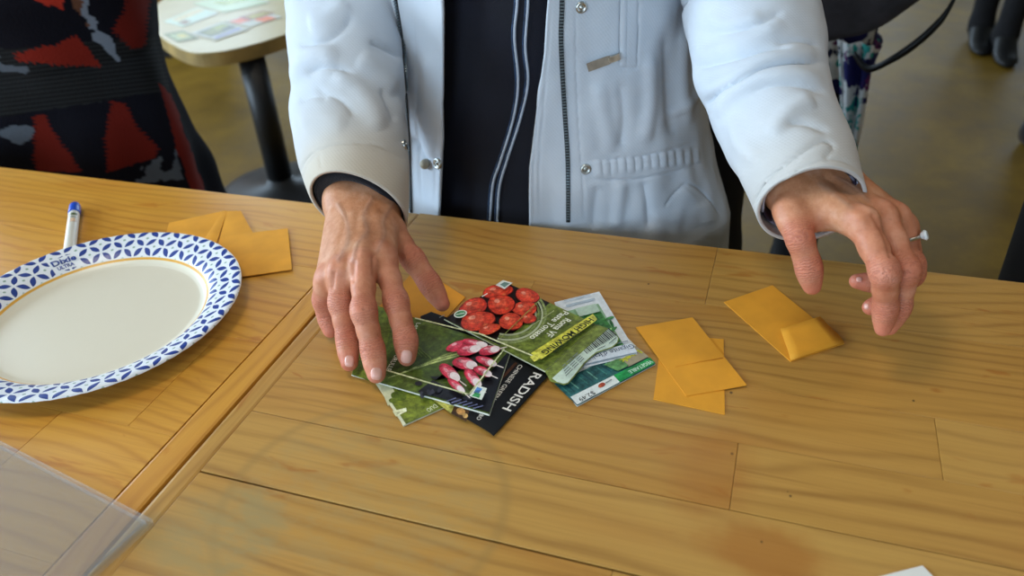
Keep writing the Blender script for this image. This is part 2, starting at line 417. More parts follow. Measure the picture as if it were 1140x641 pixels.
for ax, ws, yy, sg_ in (('y', WB, Y1, 1), ('x', WL, 0, 0), ('y', WFILL, Y0, -1)):
    for (u0, u1, z0, z1) in ws:
        wn += 1; mb = MB(); um = (u0 + u1) / 2
        for (a_, b_, c_, d_) in ((u0, u0 + .05, z0, z1), (u1 - .05, u1, z0, z1), (u0, u1, z0, z0 + .05), (u0, u1, z1 - .05, z1), (um - .02, um + .02, z0, z1)):
            if ax == 'y': mb.box((a_, min(yy + .04 * sg_, yy + .1 * sg_), c_), (b_, max(yy + .04 * sg_, yy + .1 * sg_), d_), M['white'])
            else: mb.box((X0 - .1, a_, c_), (X0 - .04, b_, d_), M['white'])
        tag(mb.build('window_%d' % wn), kind='structure')  # the front-wall pair is added for fill
        if ax == 'y': area('daylight_and_fill', (um, yy + .12 * sg_, (z0 + z1) / 2), (-PI / 2 * sg_, 0, 0), u1 - u0, z1 - z0, (LB + (0,) * 3 + LFILL)[wn - 1], DAY)
        else: area('daylight_and_fill', (X0 - .12, um, (z0 + z1) / 2), (0, -PI / 2, 0), z1 - z0, u1 - u0, LL[wn - 4], DAY)
# two unseen ceiling lamps, added for soft warm fill
def fill_fixture(x, y, label, pw, col=(1, .86, .68)):
    r = empty('fill_lamp', (x, y, H)); tag(r, label, 'lamp', 'added fill lamps')
    mb = MB().box((-.32, -.32, -.06), (.32, .32, 0), M['white'], .01).build('housing', r)
    a = Mat('fill_diffuser', 'ffffff', .5); a.b.inputs['Emission Color'].default_value = (1, .9, .75, 1); a.b.inputs['Emission Strength'].default_value = 1.5
    MB().box((-.29, -.29, -.07), (.29, .29, -.061), a.m).build('diffuser', r)
    area('fill_light', (x, y, H - .09), (0, 0, 0), .56, .56, pw, col)
fill_fixture(-.9, .2, 'added square white fill lamp, unseen, above the left table', LC); fill_fixture(1.0, 1.2, 'added square white fill lamp, unseen, above the right table', LC * .5)
w = bpy.data.worlds.new('sky'); SC.world = w; w.use_nodes = True; bg = w.node_tree.nodes['Background']; bg.inputs[0].default_value = (.55, .7, 1, 1); bg.inputs[1].default_value = .6

# ---------------------------------------------------------------- tables
def board(mb, a, b, mat, gr, along='x', seed=0, bev=.0005):
    o = len(mb.v); mb.box(a, b, mat, bev)
    for v in mb.v[o:]: gr.append((v[0], v[1], seed) if along == 'x' else (v[1], v[0], seed))
def build_table(name, label, x0, x1, y0, y1, ys, joints, strip, mat, gap=.00005, gaps={}):
    root = empty(name, ((x0 + x1) / 2, (y0 + y1) / 2, 0)); tag(root, label, 'table')
    mb = MB(); gr = []; sd = 0; z0 = T - .034
    sx0, sx1 = (x0 + strip[0], x1 - strip[1])
    for s0, s1 in ((x0, sx0), (sx1, x1)):
        if s1 - s0 > .005: sd += 1; board(mb, (s0, y0, z0), (s1, y1, T), mat, gr, 'y', sd * .37, .0028)
    for i in range(len(ys) - 1):
        xs = [sx0] + joints.get(i, []) + [sx1]; g0, g1 = gaps.get(i, gap), gaps.get(i + 1, gap)
        for j in range(len(xs) - 1):
            sd += 1; board(mb, (xs[j] + .0001, ys[i] + g0, z0), (xs[j + 1] - .0001, ys[i + 1] - g1, T), mat, gr, 'x', (sd * .618) % 1 * 3)
    top = mb.build('tabletop'); a = top.data.attributes.new('grain', 'FLOAT_VECTOR', 'POINT'); a.data.foreach_set('vector', np.array(gr, np.float32).ravel())
    adopt(root, top)
    ap = MB(); gp = []; e = .05
    for A, B in (((x0 + e, y0 + e, .63), (x1 - e, y0 + e + .02, z0)), ((x0 + e, y1 - e - .02, .63), (x1 - e, y1 - e, z0)), ((x0 + e, y0 + e + .02, .63), (x0 + e + .02, y1 - e - .02, z0)), ((x1 - e - .02, y0 + e + .02, .63), (x1 - e, y1 - e - .02, z0))):
        board(ap, A, B, mat, gp, 'x', .2)
    p = ap.build('apron'); a = p.data.attributes.new('grain', 'FLOAT_VECTOR', 'POINT'); a.data.foreach_set('vector', np.array(gp, np.float32).ravel()); adopt(root, p)
    for lx in (x0 + e + .05, x1 - e - .05):
        for ly in (y0 + e + .05, y1 - e - .05):
            lb = MB(); gl = []; board(lb, (lx - .03, ly - .03, 0), (lx + .03, ly + .03, z0), mat, gl, 'x', .4, .004)
            l = lb.build('leg'); a = l.data.attributes.new('grain', 'FLOAT_VECTOR', 'POINT'); a.data.foreach_set('vector', np.array(gl, np.float32).ravel()); adopt(root, l)
    return root
SX = -.3815
build_table('wooden_table', 'right pine plank table with worn finish, a long crack and a ring stain', SX + .001, 1.25, -.15, .700, [-.15, -.02, .10, .2, .305, .371, .434, .496, .600, .700],
            {2: [-.09], 3: [-.06, .25], 4: [.45], 5: [.003], 6: [.136], 7: [-.2, .32], 8: [-.041]}, (.0165, .06), M['woodR'], gaps={4: .0008, 5: .0003, 6: .00002, 7: .0001})
build_table('wooden_table', 'left amber pine plank table, smoother than its neighbour, under the paper plate', -1.75, SX - .0012, -.15, .6945, [-.15, -.03, .09, .21, .33, .45, .57, .6945],
            {3: [-.515], 4: [-.9, -.45], 5: [-.6], 2: [-.7]}, (.06, .025), M['woodL'])

# small pits and scuffs of the tabletop are left to the grain

# ---------------------------------------------------------------- lettering
_tc = {}
def glyphs(txt, bold=0., serif=False):
    k = (txt, bold)
    if k in _tc: return _tc[k]
    cu = bpy.data.curves.new('t', 'FONT'); cu.body = txt; cu.size = 1; cu.offset = bold; cu.fill_mode = 'FRONT'; cu.resolution_u = 3; cu.align_x = 'LEFT'
    o = bpy.data.objects.new('t', cu); COL.objects.link(o); dg = bpy.context.evaluated_depsgraph_get(); dg.update()
    me = o.evaluated_get(dg).to_mesh(); V = np.array([v.co[:] for v in me.vertices]); Fs = [tuple(p.vertices) for p in me.polygons]
    o.evaluated_get(dg).to_mesh_clear(); bpy.data.objects.remove(o); bpy.data.curves.remove(cu)
    if serif:
        pass
    V[:, 0] -= V[:, 0].min(); V[:, 0] /= V[:, 0].max(); _tc[k] = (V, Fs); return V, Fs
class Art:
    """print on a flat packet: shapes given where they lie, on the packet's own top plane"""
    def __init__(s, mb, z): s.mb = mb; s.z = z; s.k = 0
    def poly(s, pts, c, up=True, rough=.35):
        if up: s.k += 1
        V = [onz(x, y, s.z) + [0, 0, .00006 * s.k] for x, y in pts]
        a = sum(V[i][0] * V[(i + 1) % len(V)][1] - V[(i + 1) % len(V)][0] * V[i][1] for i in range(len(V)))
        if a < 0: V = V[::-1]
        s.mb.add(V, [tuple(range(len(V)))], flat(c, rough)); return s
    def blob(s, x, y, a, b, ang, cols):
        ph = random.random() * 6; ca, sa = math.cos(math.radians(ang)), math.sin(math.radians(ang))
        for k, (f, dx, dy, c) in enumerate(cols):
            t = np.linspace(0, 2 * PI, 26, endpoint=False); w = 1 + .05 * np.sin(2 * t + ph) + .04 * np.sin(3 * t + ph * 2 + k)
            s.poly([(x + a * dx + a * f * w_ * math.cos(q) * ca - b * f * w_ * math.sin(q) * sa, y + b * dy + a * f * w_ * math.cos(q) * sa + b * f * w_ * math.sin(q) * ca) for q, w_ in zip(t, w)], c)
        return s
    def ell(s, x, y, a, b, ang, c, n=20, arc=None, up=True):
        t = np.linspace(0, 2 * PI, n, endpoint=False); ca, sa = math.cos(math.radians(ang)), math.sin(math.radians(ang))
        return s.poly([(x + a * math.cos(q) * ca - b * math.sin(q) * sa, y + a * math.cos(q) * sa + b * math.sin(q) * ca) for q in t], c, up)
    def line(s, pts, w, c, up=True):
        if up: s.k += 1
        for (x0, y0), (x1, y1) in zip(pts, pts[1:]):
            L_ = math.hypot(x1 - x0, y1 - y0) or 1; nx, ny = -(y1 - y0) / L_ * w / 2, (x1 - x0) / L_ * w / 2
            s.poly([(x0 + nx, y0 + ny), (x1 + nx, y1 + ny), (x1 - nx, y1 - ny), (x0 - nx, y0 - ny)], c, False)
        return s
    def text(s, txt, p0, p1, hgt, c, bold=0.):
        """baseline from p0 to p1, letter height hgt (px)"""
        s.k += 1; V, Fs = glyphs(txt, bold); cap = .72
        A = onz(*p0, s.z); B = onz(*p1, s.z); mid = ((p0[0] + p1[0]) / 2, (p0[1] + p1[1]) / 2)
        u = B - A; n = np.array([-u[1], u[0], 0]) / np.linalg.norm(u)
        dx, dy = p1[0] - p0[0], p1[1] - p0[1]; L_ = math.hypot(dx, dy)
        q = onz(mid[0] + dy / L_ * hgt, mid[1] - dx / L_ * hgt, s.z) - onz(*mid, s.z); hh = abs(q @ n)
        P = A + np.outer(V[:, 0], u) + np.outer(V[:, 1] / cap * hh, n); P[:, 2] += .00006 * s.k
        s.mb.add(P, Fs, flat(c, .4)); return s
def packet(name, label, cat, corners, z0, th, side, group=None, art=None, round_=0):
    """a paper packet: four corners (where they lie on the table), thickness, then its print"""
    z = z0 + th; P = [onz(x, y, z) for x, y in corners]
    if sum(P[i][0] * P[(i + 1) % 4][1] - P[(i + 1) % 4][0] * P[i][1] for i in range(len(P))) < 0: P = P[::-1]
    cen = sum(P) / len(P); root = empty(name, (cen[0], cen[1], z0)); tag(root, label, cat, group)
    mb = MB(); e = .0008
    n = len(P); inn = [p + (cen - p) / np.linalg.norm(cen - p) * .003 for p in P]
    V = [(p[0], p[1], z0 + th * .4) for p in P] + [(p[0], p[1], z0) for p in inn] + [(p[0], p[1], z0 + th * .6) for p in P] + [(p[0], p[1], z) for p in inn]
    Fs = [tuple(range(2 * n - 1, n - 1, -1)), tuple(range(3 * n, 4 * n))]
    for a, b in ((1, 0), (0, 2), (2, 3)): Fs += [(a * n + i, a * n + (i + 1) % n, b * n + (i + 1) % n, b * n + i) for i in range(n)]
    mb.add(V, Fs, side); o = mb.build('paper_sleeve'); adopt(root, o)
    if art:
        am = MB(); art(Art(am, z + .00005)); q = am.build('printed_front'); adopt(root, q)
    return root
def lerp(a, b, t): return (a[0] + (b[0] - a[0]) * t, a[1] + (b[1] - a[1]) * t)
def art_olive(a):
    a.poly([(449.5, 473), (495, 453), (440, 395), (410, 412)], '6f7a26')
    a.poly([(418, 427), (449, 473.5), (452, 472), (421, 425.5)], 'd8d8b8')
    a.poly([(421, 425), (437, 431), (441, 440), (432, 452)], 'c7c7a2').ell(444, 441, 9, 5, 10, '50601c').ell(438, 446, 5, 3, 0, '5c6a22')
    a.poly([(437, 458), (452, 454), (453, 458), (441, 464)], 'dcdcae').text('DUO', (484, 450), (474, 456), 5, 'e9ebca')
art_o = art_olive
packet('seed_packet', 'olive green seed packet lowest in the pile, corner sticking out toward the camera', 'seed packet', [(449, 474), (497, 452.5), (459, 389), (411, 403)], .7500, .0014, flat('c9c9b0', .6), 'seed packets in the pile', art_olive)
def art_black(a):
    C = [(549, 484), (626, 399), (556, 360), (474, 344)]
    a.poly([(549.3, 484), (627, 400), (480, 347), (468, 352), (475, 440)], '0b0a0a')
    a.poly([(483, 446), (502, 460), (508, 448), (492, 439)], 'b9b455').poly([(502, 460), (519, 469.5), (523, 455), (508, 447)], '4a3016').ell(513, 458, 5, 4, 20, 'b8874a').ell(518, 463, 3, 2.5, 0, 'c9a060')
    a.line([(575, 404), (556, 424)], 3, '4b2a14')
    a.text('RADISH', (594.5, 414.5), (559, 455), 9.5, 'e8e4dc', .012)
    a.text('CHINESE GREEN', (578, 406), (548, 444), 4.6, 'dcd8cf', .006).text('LUOBO', (541, 452), (530, 467), 4.4, 'dcd8cf', .006)
    a.line([(495, 351), (489, 354)], 1, '8a8880')
packet('seed_packet', 'black seed packet reading RADISH in white capitals, under the green radish packet', 'seed packet', [(549.5, 484.6), (627, 399), (553, 352), (474, 418)], .7515, .0013, flat('1a1816', .6), 'seed packets in the pile', art_black)
def radish(a, x, y, L_, w, ang, tip=True):
    c, s = math.cos(math.radians(ang)), math.sin(math.radians(ang)); L_ *= 1.08; w *= 1.12
    a.line([(x + c * L_ * .45, y + s * L_ * .45), (x + c * (L_ * .85), y + s * (L_ * .85))], 1.1, 'efe3dd')
    a.blob(x, y, L_ / 2, w / 2, ang, [(1, 0, 0, 'a81c34'), (.93, 0, -.06, 'cc2c46'), (.6, -.12, -.2, 'de4a60'), (.26, -.25, -.4, 'f09aa4')])
    if tip: a.ell(x + c * L_ * .2, y + s * L_ * .2, L_ * .27, w * .40, ang, 'e58c98').ell(x + c * L_ * .28, y + s * L_ * .28, L_ * .23, w * .34, ang, 'f4e4e6')
def art_green(a):
    a.poly([(391.5, 417), (414.5, 338.5), (569.5, 388.5), (545, 461)], '56682a')
    a.poly([(391.5, 417), (414, 339), (440, 347), (419, 427)], '6b7a2c')
    a.poly([(428, 398), (470, 362), (520, 376), (500, 425), (450, 425)], '46571f')
    for i in range(9): a.line([(432 + i * 4, 421 - i * 1.5), (470 + i * 4, 408 - i * 2), (512, 396 - i * .8)], .9, ['9aa860', 'b9c386', '6f8040'][i % 3])
    for i in range(6): a.line([(436 + 6 * i, 372 + 3 * i), (455 + 5 * i, 395 + i)], 1, '6f8238')
    a.poly([(521, 444), (565, 393), (569, 389), (545, 460), (465, 437), (482, 424)], '1b1b22')
    a.poly([(478, 420), (485, 424), (560, 394), (540, 380), (505, 420)], '201d1e')
    for i in range(14):
        x = 466 + (i * 37 % 70); y = 428 + (i * 13 % 14) + (x - 466) * .22; a.ell(x, y, 4, 2.4, i * 40, ['2e2e38', '101014', '3c3c48'][i % 3], 12)
    for i in range(6): a.line([(497 + i * 6, 449 + i * 1.6), (508 + i * 6, 445 + i * 1.8)], 1.2, '6a6f94')
    radish(a, 509, 388, 22, 10, -18, False); radish(a, 529, 385, 26, 8, 10); radish(a, 522, 393, 26, 10, -10)
    radish(a, 545, 394, 22, 9, -12); radish(a, 518, 409, 26, 12, 14); radish(a, 542, 407, 22, 9, 20); radish(a, 501, 420, 26, 12, 38); radish(a, 538, 419, 20, 9, 25); radish(a, 527, 427, 24, 11, 48); radish(a, 509, 436, 22, 8, 42)
    a.line([(463, 360.5), (541, 380)], 1.4, 'd3d8a4').line([(430, 418.5), (523, 446), (562, 395)], 1.5, 'd3d8a4')
    a.text('DORULLE', (443, 398), (431, 419), 5, 'eef0dd', .01).text('Lettuce', (465, 366), (456, 383), 4.5, 'eef0dd').text('HIGH MOWING', (413, 374), (401, 408), 6, 'e4dc6a', .02)
    a.poly([(532, 436), (543, 439.5), (537, 452.5), (523, 448)], 'dfe6dc').poly([(532, 438), (538, 440), (533, 446), (528, 444.5)], '4878b4').poly([(530, 444), (536, 446), (534, 450.5), (526, 448)], '3f9a5a')
packet('seed_packet', 'green seed packet printed with red and white radishes, under the fingertips', 'seed packet', [(391, 417), (414, 338), (570, 388), (545, 462)], .7530, .0015, flat('d9dcd0', .6), 'seed packets in the pile', art_green)
def art_leek(a):
    a.poly([(642.5, 451.5), (729.7, 405.2), (708, 385), (617, 427)], '2d5f60')
    for i in range(16):
        x = 622 + i * 5.2; a.line([(x, 428 - i * 2.4), (x + 12, 438 - i * 2.6)], 1.3, ['3f7d76', '1d4650', '6aa394', '25555a'][i % 4])
    a.poly([(686, 400), (708, 386), (722, 398), (700, 409)], 'a79c80').poly([(672, 407), (690, 399), (700, 408), (688, 414)], '5d8f56')
    a.poly([(642.5, 451.5), (690, 426.5), (683, 419), (635, 443)], 'dfe6e4').poly([(690, 426.3), (729.7, 405.2), (723.5, 399), (683, 419)], '1f9048')
    a.text('Leek', (710.5, 390.5), (689, 402.5), 5.6, 'd8dc2c', .02).text('VEGETABLE', (724, 402), (699, 414.5), 4.2, 'd6efdc', .01)
    a.text('$2.49', (660, 436.5), (643, 445), 5, '3a3f40').ell(670, 430, 4, 2.4, -20, 'a8452c').ell(668, 431.5, 2, 1.5, 0, 'c45a30').line([(681, 424), (674, 428)], 1.2, '8a8e8c')
packet('seed_packet', 'teal and green seed packet marked Leek, lowest at the right of the pile', 'seed packet', [(642.5, 452), (730, 405), (694, 371), (611, 412)], .7500, .0013, flat('d5dad6', .6), 'seed packets in the pile', art_leek)
def art_gig(a):
    a.poly([(617.5, 336.3), (667, 324.5), (709.6, 393.5), (652, 407), (640, 395)], 'dde4ea')
    a.poly([(624, 348), (666, 338), (697, 388), (655, 399)], '8fb592').poly([(632, 358), (668, 346), (696, 386), (668, 394)], '3f7f3c')
    for i in range(22): a.ell(640 + (i * 29 % 44), 352 + (i * 17 % 36), 5, 1.6, i * 47, ['5c9a4c', '2d6a34', '86b870', '47844a'][i % 4], 10)
    a.poly([(640, 345), (663, 339.5), (668, 348), (645, 354)], 'b8d0be')
    a.poly([(648, 397), (703, 383), (709.3, 393.3), (652, 406.7)], 'd2dce6')
    a.text("Gigante d'Italia", (704, 384.5), (653, 398.5), 5.2, '3c4a66', .004).line([(699, 381), (662, 390)], .9, '7d8a9a').line([(662, 334), (630, 342)], 1.4, 'a9bac8').line([(657, 329.5), (628, 336.5)], 1.1, 'b4c2ce')
packet('seed_packet', 'white and green seed packet reading Gigante, between the leek and tomato packets', 'seed packet', [(617, 336), (667, 324), (710, 394), (650, 408.5)], .7516, .0013, flat('e2e6ea', .6), 'seed packets in the pile', art_gig)
def art_tom(a):
    a.poly([(495, 355.2), (561.5, 313.4), (663.5, 361), (607, 413)], '6c7a31')
    a.poly([(495, 355.2), (561.5, 313.4), (612, 337), (556, 384)], '1c120e')
    for i, r_ in enumerate((34, 31, 28, 25)):
        pts = [(566 + r_ * 1.22 * math.cos(t), 350 + r_ * .92 * math.sin(t)) for t in np.linspace(-.75, 1.9, 26)]
        a.line(pts, 2.6 if i % 2 == 0 else 2, ['8d9a60', 'b9c0a0', '76834a', 'a9b190'][i])
    for x, y, w_, h_, an, c in ((554, 325, 17, 8, -12, 'b8321f'), (587, 330, 13.5, 8.5, 10, 'c03a2a'), (527, 343, 16, 10, -14, 'b93020'), (584, 345, 15, 8, -2, 'cf4128'), (558, 341, 15, 11.5, -6, 'cc3a22'), (588, 357, 9, 5.5, 0, 'bd3a28'), (532, 360, 20.5, 10.5, -8, 'c93b20'), (569, 361, 14, 9.5, -6, 'd04226'), (545, 370, 13, 5.5, -14, 'cc4a1e')):
        a.blob(x, y, w_, h_, an, [(1, 0, 0, '6a150d'), (.95, 0, -.03, c), (.78, -.03, -.1, 'd0402a'), (.5, -.12, -.2, 'd95238'), (.2, -.3, -.35, 'ec8c74'), (.13, .42, .4, 'd9643a')])
    a.ell(513, 353, 7.5, 4.2, -14, 'e8ece2').ell(513, 353, 6, 3, -14, '3f8a58').line([(508, 354), (518, 352)], 1, 'dfe8dc')
    a.poly([(552, 321), (560, 315.5), (571, 318.5), (562, 325.5)], 'd9dcd6').poly([(557, 320.5), (562, 317.5), (568, 319.3), (562, 323.5)], '6e8a84')
    a.line([(537, 334), (543, 330.5)], 1, 'e6e0da')
    a.line([(533, 375), (593, 400)], 1.5, 'e0e3b4').line([(556, 382), (603, 336)], .8, '8b964a').line([(588, 388), (660, 357)], .01, '6c7a31')
    a.text('Roma VF', (629.5, 358), (607, 377), 7, 'f0f1e2', .012).text('Paste Tomato', (627.5, 350), (589, 380), 6.6, 'f0f1e2', .012).line([(617, 350), (604, 359)], .9, 'aab07c').line([(601, 361), (590, 368)], .9, 'aab07c')
    a.poly([(591, 398), (655, 357), (664, 361), (603, 404.5)], 'd5d04a').poly([(590, 402), (600, 396.5), (606, 401), (595, 407.5)], 'dcd65a').poly([(654, 358), (660, 354), (665, 360), (659, 363)], 'dcd65a')
    a.text('HIGH MOWING', (656, 358.5), (602, 396.5), 6.2, '22301a', .02).text('ORGANIC SEEDS', (645, 373), (615, 396), 3.2, '2a3a1a', .01)
def art_flap(a):
    a.poly([(614.5, 421), (677, 366.5), (684, 370), (688, 376), (687, 381), (681, 386), (663, 392), (650, 403.5), (640, 416.5), (632, 426), (627, 427), (620, 425)], 'cfe0d2')
    for i in range(19):
        t = i / 18; x, y = lerp((650, 389.5), (677, 366.5), t); a.line([(x, y), (x + 4 + 5 * t, y + 4 + 4 * t)], [1.0, .6, 1.4, .8][i % 4], '2c2f33')
    a.line([(686, 377), (678, 383.5)], .8, '4a5052').line([(674, 386), (665, 390)], .8, '4a5052')
    for i in range(5):
        for t0, t1 in ((0, .22), (.27, .5), (.56, .7 + .05 * i)): a.line([lerp((643 + i * 1.8, 394 + i * 1.7), (619 + i * 2.2, 416 + i * 1.7), t) for t in (t0, t1)], 1.1, '7d8682')
TR = packet('seed_packet', 'green seed packet printed with red paste tomatoes, topmost of the pile', 'seed packet', [(494, 355), (562, 313), (664, 361), (607, 413.5)], .7548, .0016, flat('c4cab0', .6), 'seed packets in the pile', art_tom)
# its open flap with the price label
mb = MB(); P = [(607, 413.5), (664, 361), (676, 365), (684, 369.5), (689, 375.5), (688, 381), (682, 386.5), (664, 392.5), (651, 404), (641, 417), (633, 426.5), (628, 428), (613, 424)]
W_ = [onz(x, y, .7563) for x, y in P]; mb.prism([p[:2] for p in (W_ if sum(W_[i][0] * W_[(i + 1) % len(W_)][1] - W_[(i + 1) % len(W_)][0] * W_[i][1] for i in range(len(W_))) > 0 else W_[::-1])], .7558, .7563, flat('74813c', .45))
fl = mb.build('open_flap'); adopt(TR, fl); am = MB(); art_flap(Art(am, .75632)); q = am.build('barcode_label'); adopt(TR, q); q.parent = fl; tag(q, 'pale label with a barcode')

# ---------------------------------------------------------------- small manila envelopes
def envelope(label, c, z0, fold=None, lift=.004, group='small manila envelopes', mat='gold', seam=None):
    """c = four corners: c[0], c[1] the closed end, c[2], c[3] the flap end"""
    th = .0007; z = z0 + th; P = [onz(x, y, z) for x, y in c]; ccw = sum(P[i][0] * P[(i + 1) % 4][1] - P[(i + 1) % 4][0] * P[i][1] for i in range(4)) > 0
    cen = sum(P) / 4; root = empty('coin_envelope', (cen[0], cen[1], z0)); tag(root, label, 'envelope', group)
    mb = MB(); n = 8; G = []
    for i in range(n + 1):
        t = i / n; a = P[0] + (P[3] - P[0]) * t; b = P[1] + (P[2] - P[1]) * t; row = []
        for j in range(7):
            s_ = j / 6; p = a + (b - a) * s_; p = p + [0, 0, .0008 * math.sin(PI * t) * math.sin(PI * s_)]; row.append(p)
        G.append(row)
    G = np.array(G); mb.grid(G, M[mat], smooth=True, flip=not ccw); B = G.copy(); B[:, :, 2] = z0; mb.grid(B, M[mat], flip=ccw)
    for E_, F_ in ((G[0], B[0]), (B[-1], G[-1]), (B[:, 0], G[:, 0]), (G[:, -1], B[:, -1])): mb.grid(np.array([E_, F_]), M[mat], smooth=False, flip=ccw)
    o = mb.build('envelope_body'); adopt(root, o)
    if fold is not None:       # the flap turned back over the body: two free corners and their height
        (q0, q1) = fold; h0 = P[3] + [0, 0, .0004]; h1 = P[2] + [0, 0, .0004]; f0 = onz(*q0, z + lift); f1 = onz(*q1, z + lift * .6); G = []
        for i in range(7):
            t = i / 6; a = h0 + (f0 - h0) * t; b = h1 + (f1 - h1) * t; bul = .0016 * math.sin(PI * min(1, t * 1.6)) * (1 - t)
            G.append([a + (b - a) * (j / 5) + np.array([0, 0, bul + .0003]) for j in range(6)])
        m2 = MB().grid(np.array(G), M[mat]); fo = m2.build('flap', solid=.0003); adopt(root, fo)
    elif seam:
        m2 = MB(); L0, L1 = onz(*seam[0], z + .0007), onz(*seam[1], z + .0007)
        m2.tube([L0, (L0 + L1) / 2 + [0, 0, .0004], L1], .00025, M['gold2'], 6); adopt(root, m2.build('flap_edge'))
    return root
envelope('manila coin envelope at the far right with its flap folded back and standing up', [(860, 317.4), (806, 336), (880, 402), (940, 382)], .7501, ((913, 352.5), (868.8, 366.5)), .006)
envelope('manila coin envelope under another one, beside the leek packet', [(786, 362), (735, 368), (727.5, 444), (807, 461)][::-1] if False else [(737, 372), (805.6, 377.3), (807, 461), (727.5, 444)], .7501)
envelope('manila coin envelope with a closed flap, lying on top of another beside the leek packet', [(708, 364), (771, 353), (831.5, 428.4), (764, 440.5)], .7512, seam=((751.4, 408), (804.8, 398.3)))
envelope('manila envelope half hidden under the left hand, above the green packet', [(518, 330), (466, 296), (413, 352), (462, 398)][::-1] if False else [(462, 392), (413, 350), (466, 297), (518, 330.5)], .7501, mat='gold2')
envelope('manila envelope at the right of the fan beside the plate, nearest the hand', [(248, 311), (246, 263), (320.4, 254), (325, 299.6)], .7518, mat='gold')
envelope('manila envelope with a slanting right edge, behind the right one of the fan', [(216, 296), (253, 235), (267, 234.5), (292, 277)][0:0] or [(252.5, 235), (268, 234.5), (296, 285), (236, 300)], .7510, mat='gold')
envelope('manila envelope showing only a thin strip in the middle of the fan', [(247.5, 234.6), (253, 234.6), (236, 285), (215, 285)], .7506, mat='gold')
envelope('manila envelope at the left of the fan, corner beyond the plate rim', [(188, 248), (247, 235), (232, 268), (180, 280)], .7501, mat='gold')

# white paper at the front
q0, q1, q2 = [onz(x, y, .7512) for x, y in ((1027, 629.3), (979, 641.3), (1040, 642.5))]
u_, v_ = (q1 - q0) / np.linalg.norm(q1 - q0) * .09, (q2 - q0) / np.linalg.norm(q2 - q0) * .055; pp = [q0, q0 + u_, q0 + u_ + v_, q0 + v_]
tag(MB().prism([p[:2] for p in pp], .7502, .7512, plain('white_card', 'e6e6e2', .6, .02)).build('paper_card'), 'white card corner at the bottom edge of the picture', 'paper')

# ---------------------------------------------------------------- paper plate
def plate():
    c = np.array([-.578, .4425, .7502]); root = empty('paper_plate', c); tag(root, 'round white paper plate with blue petal rim on the left table', 'plate')
    prof = [(.004, .0008), (.05, .0008), (.085, .0009), (.092, .0016), (.0975, .0045), (.103, .0085), (.108, .0112), (.115, .0134), (.122, .0155), (.128, .0172), (.1315, .0172), (.1328, .0155)]
    pr = resample(prof, 46); n = 180; G = []; r_ = []
    for r, z in pr:
        th = np.arange(n) * 2 * PI / n; fl_ = .00022 * np.sin(th * 60) * (1 if r > .1 else 0) * min(1, max(0, (r - .1) * 60))
        G.append(np.stack([r * np.cos(th), r * np.sin(th), z + fl_], 1)); r_ += [r] * n
    a = Mat('plate_print', 'efece2', .32, .5); x, y, z = a.sep(a.coord())
    rad = (x * x + y * y).m('SQRT'); th = y.m('ARCTAN2', x)
    u = th * (32 / (2 * PI)); v = (rad - .0995) * 44
    p = u + v; q = u - v
    def leaf(al, ac):
        s_ = al.fr() - .5; d = (ac - ac.m('ROUND')).abs()
        return (d + s_ * s_ * 1.15).lt(.17)
    lf = leaf(p, q).max(leaf(q, p))
    dp = p.fr() - .5; dq = q.fr() - .5; dot = (dp * dp + dq * dq).lt(.0075)
    inb = rad.gt(.1)
    k = a.mix(a.noise(a.coord(), 50, 2) * .3, 'dcd5c2', 'e3dccb'); k = a.mix(inb, k, 'dfe3e8')
    k = a.mix(dot * inb, k, '8fa79a'); k = a.mix(lf * inb, k, '1f3a86')
    lg = ((th - 2.57).abs().lt(.125)) * rad.gt(.1025) * rad.lt(.1195); k = a.mix(lg, k, 'dfe3e8')
    ln = (rad - .0985).abs().lt(.0011); k = a.mix(ln, k, 'dba33a'); a.col(k)
    o = MB().grid(np.array(G), a.m, closed=True, flip=True); o.v.append((0, 0, .0008)); k_ = len(o.v) - 1
    for i in range(180): o.f.append((k_, i, (i + 1) % 180)); o.mi.append(0); o.sm.append(True)
    o = o.build('dish'); d = o.modifiers.new('s', 'SOLIDIFY'); d.thickness = .0009; d.offset = -1
    o.parent = root
    mb = MB()       # maker's lettering around the rim
    for txt, r0, h, a0, a1 in (('Dixie', .1098, .0078, 2.675, 2.47), ('ULTRA', .1040, .0040, 2.655, 2.505)):
        V, Fs = glyphs(txt, .03); w_ = a0 - a1; W2 = []
        for vx, vy, _ in V:
            an = a0 - w_ * vx; r = r0 + vy / .72 * h; zz = np.interp(r, pr[:, 0], pr[:, 1]) + .0004; W2.append((r * math.cos(an), r * math.sin(an), zz))
        mb.add(W2, Fs, flat('24408c', .4))
    mb.build('lettering', root)
plate()

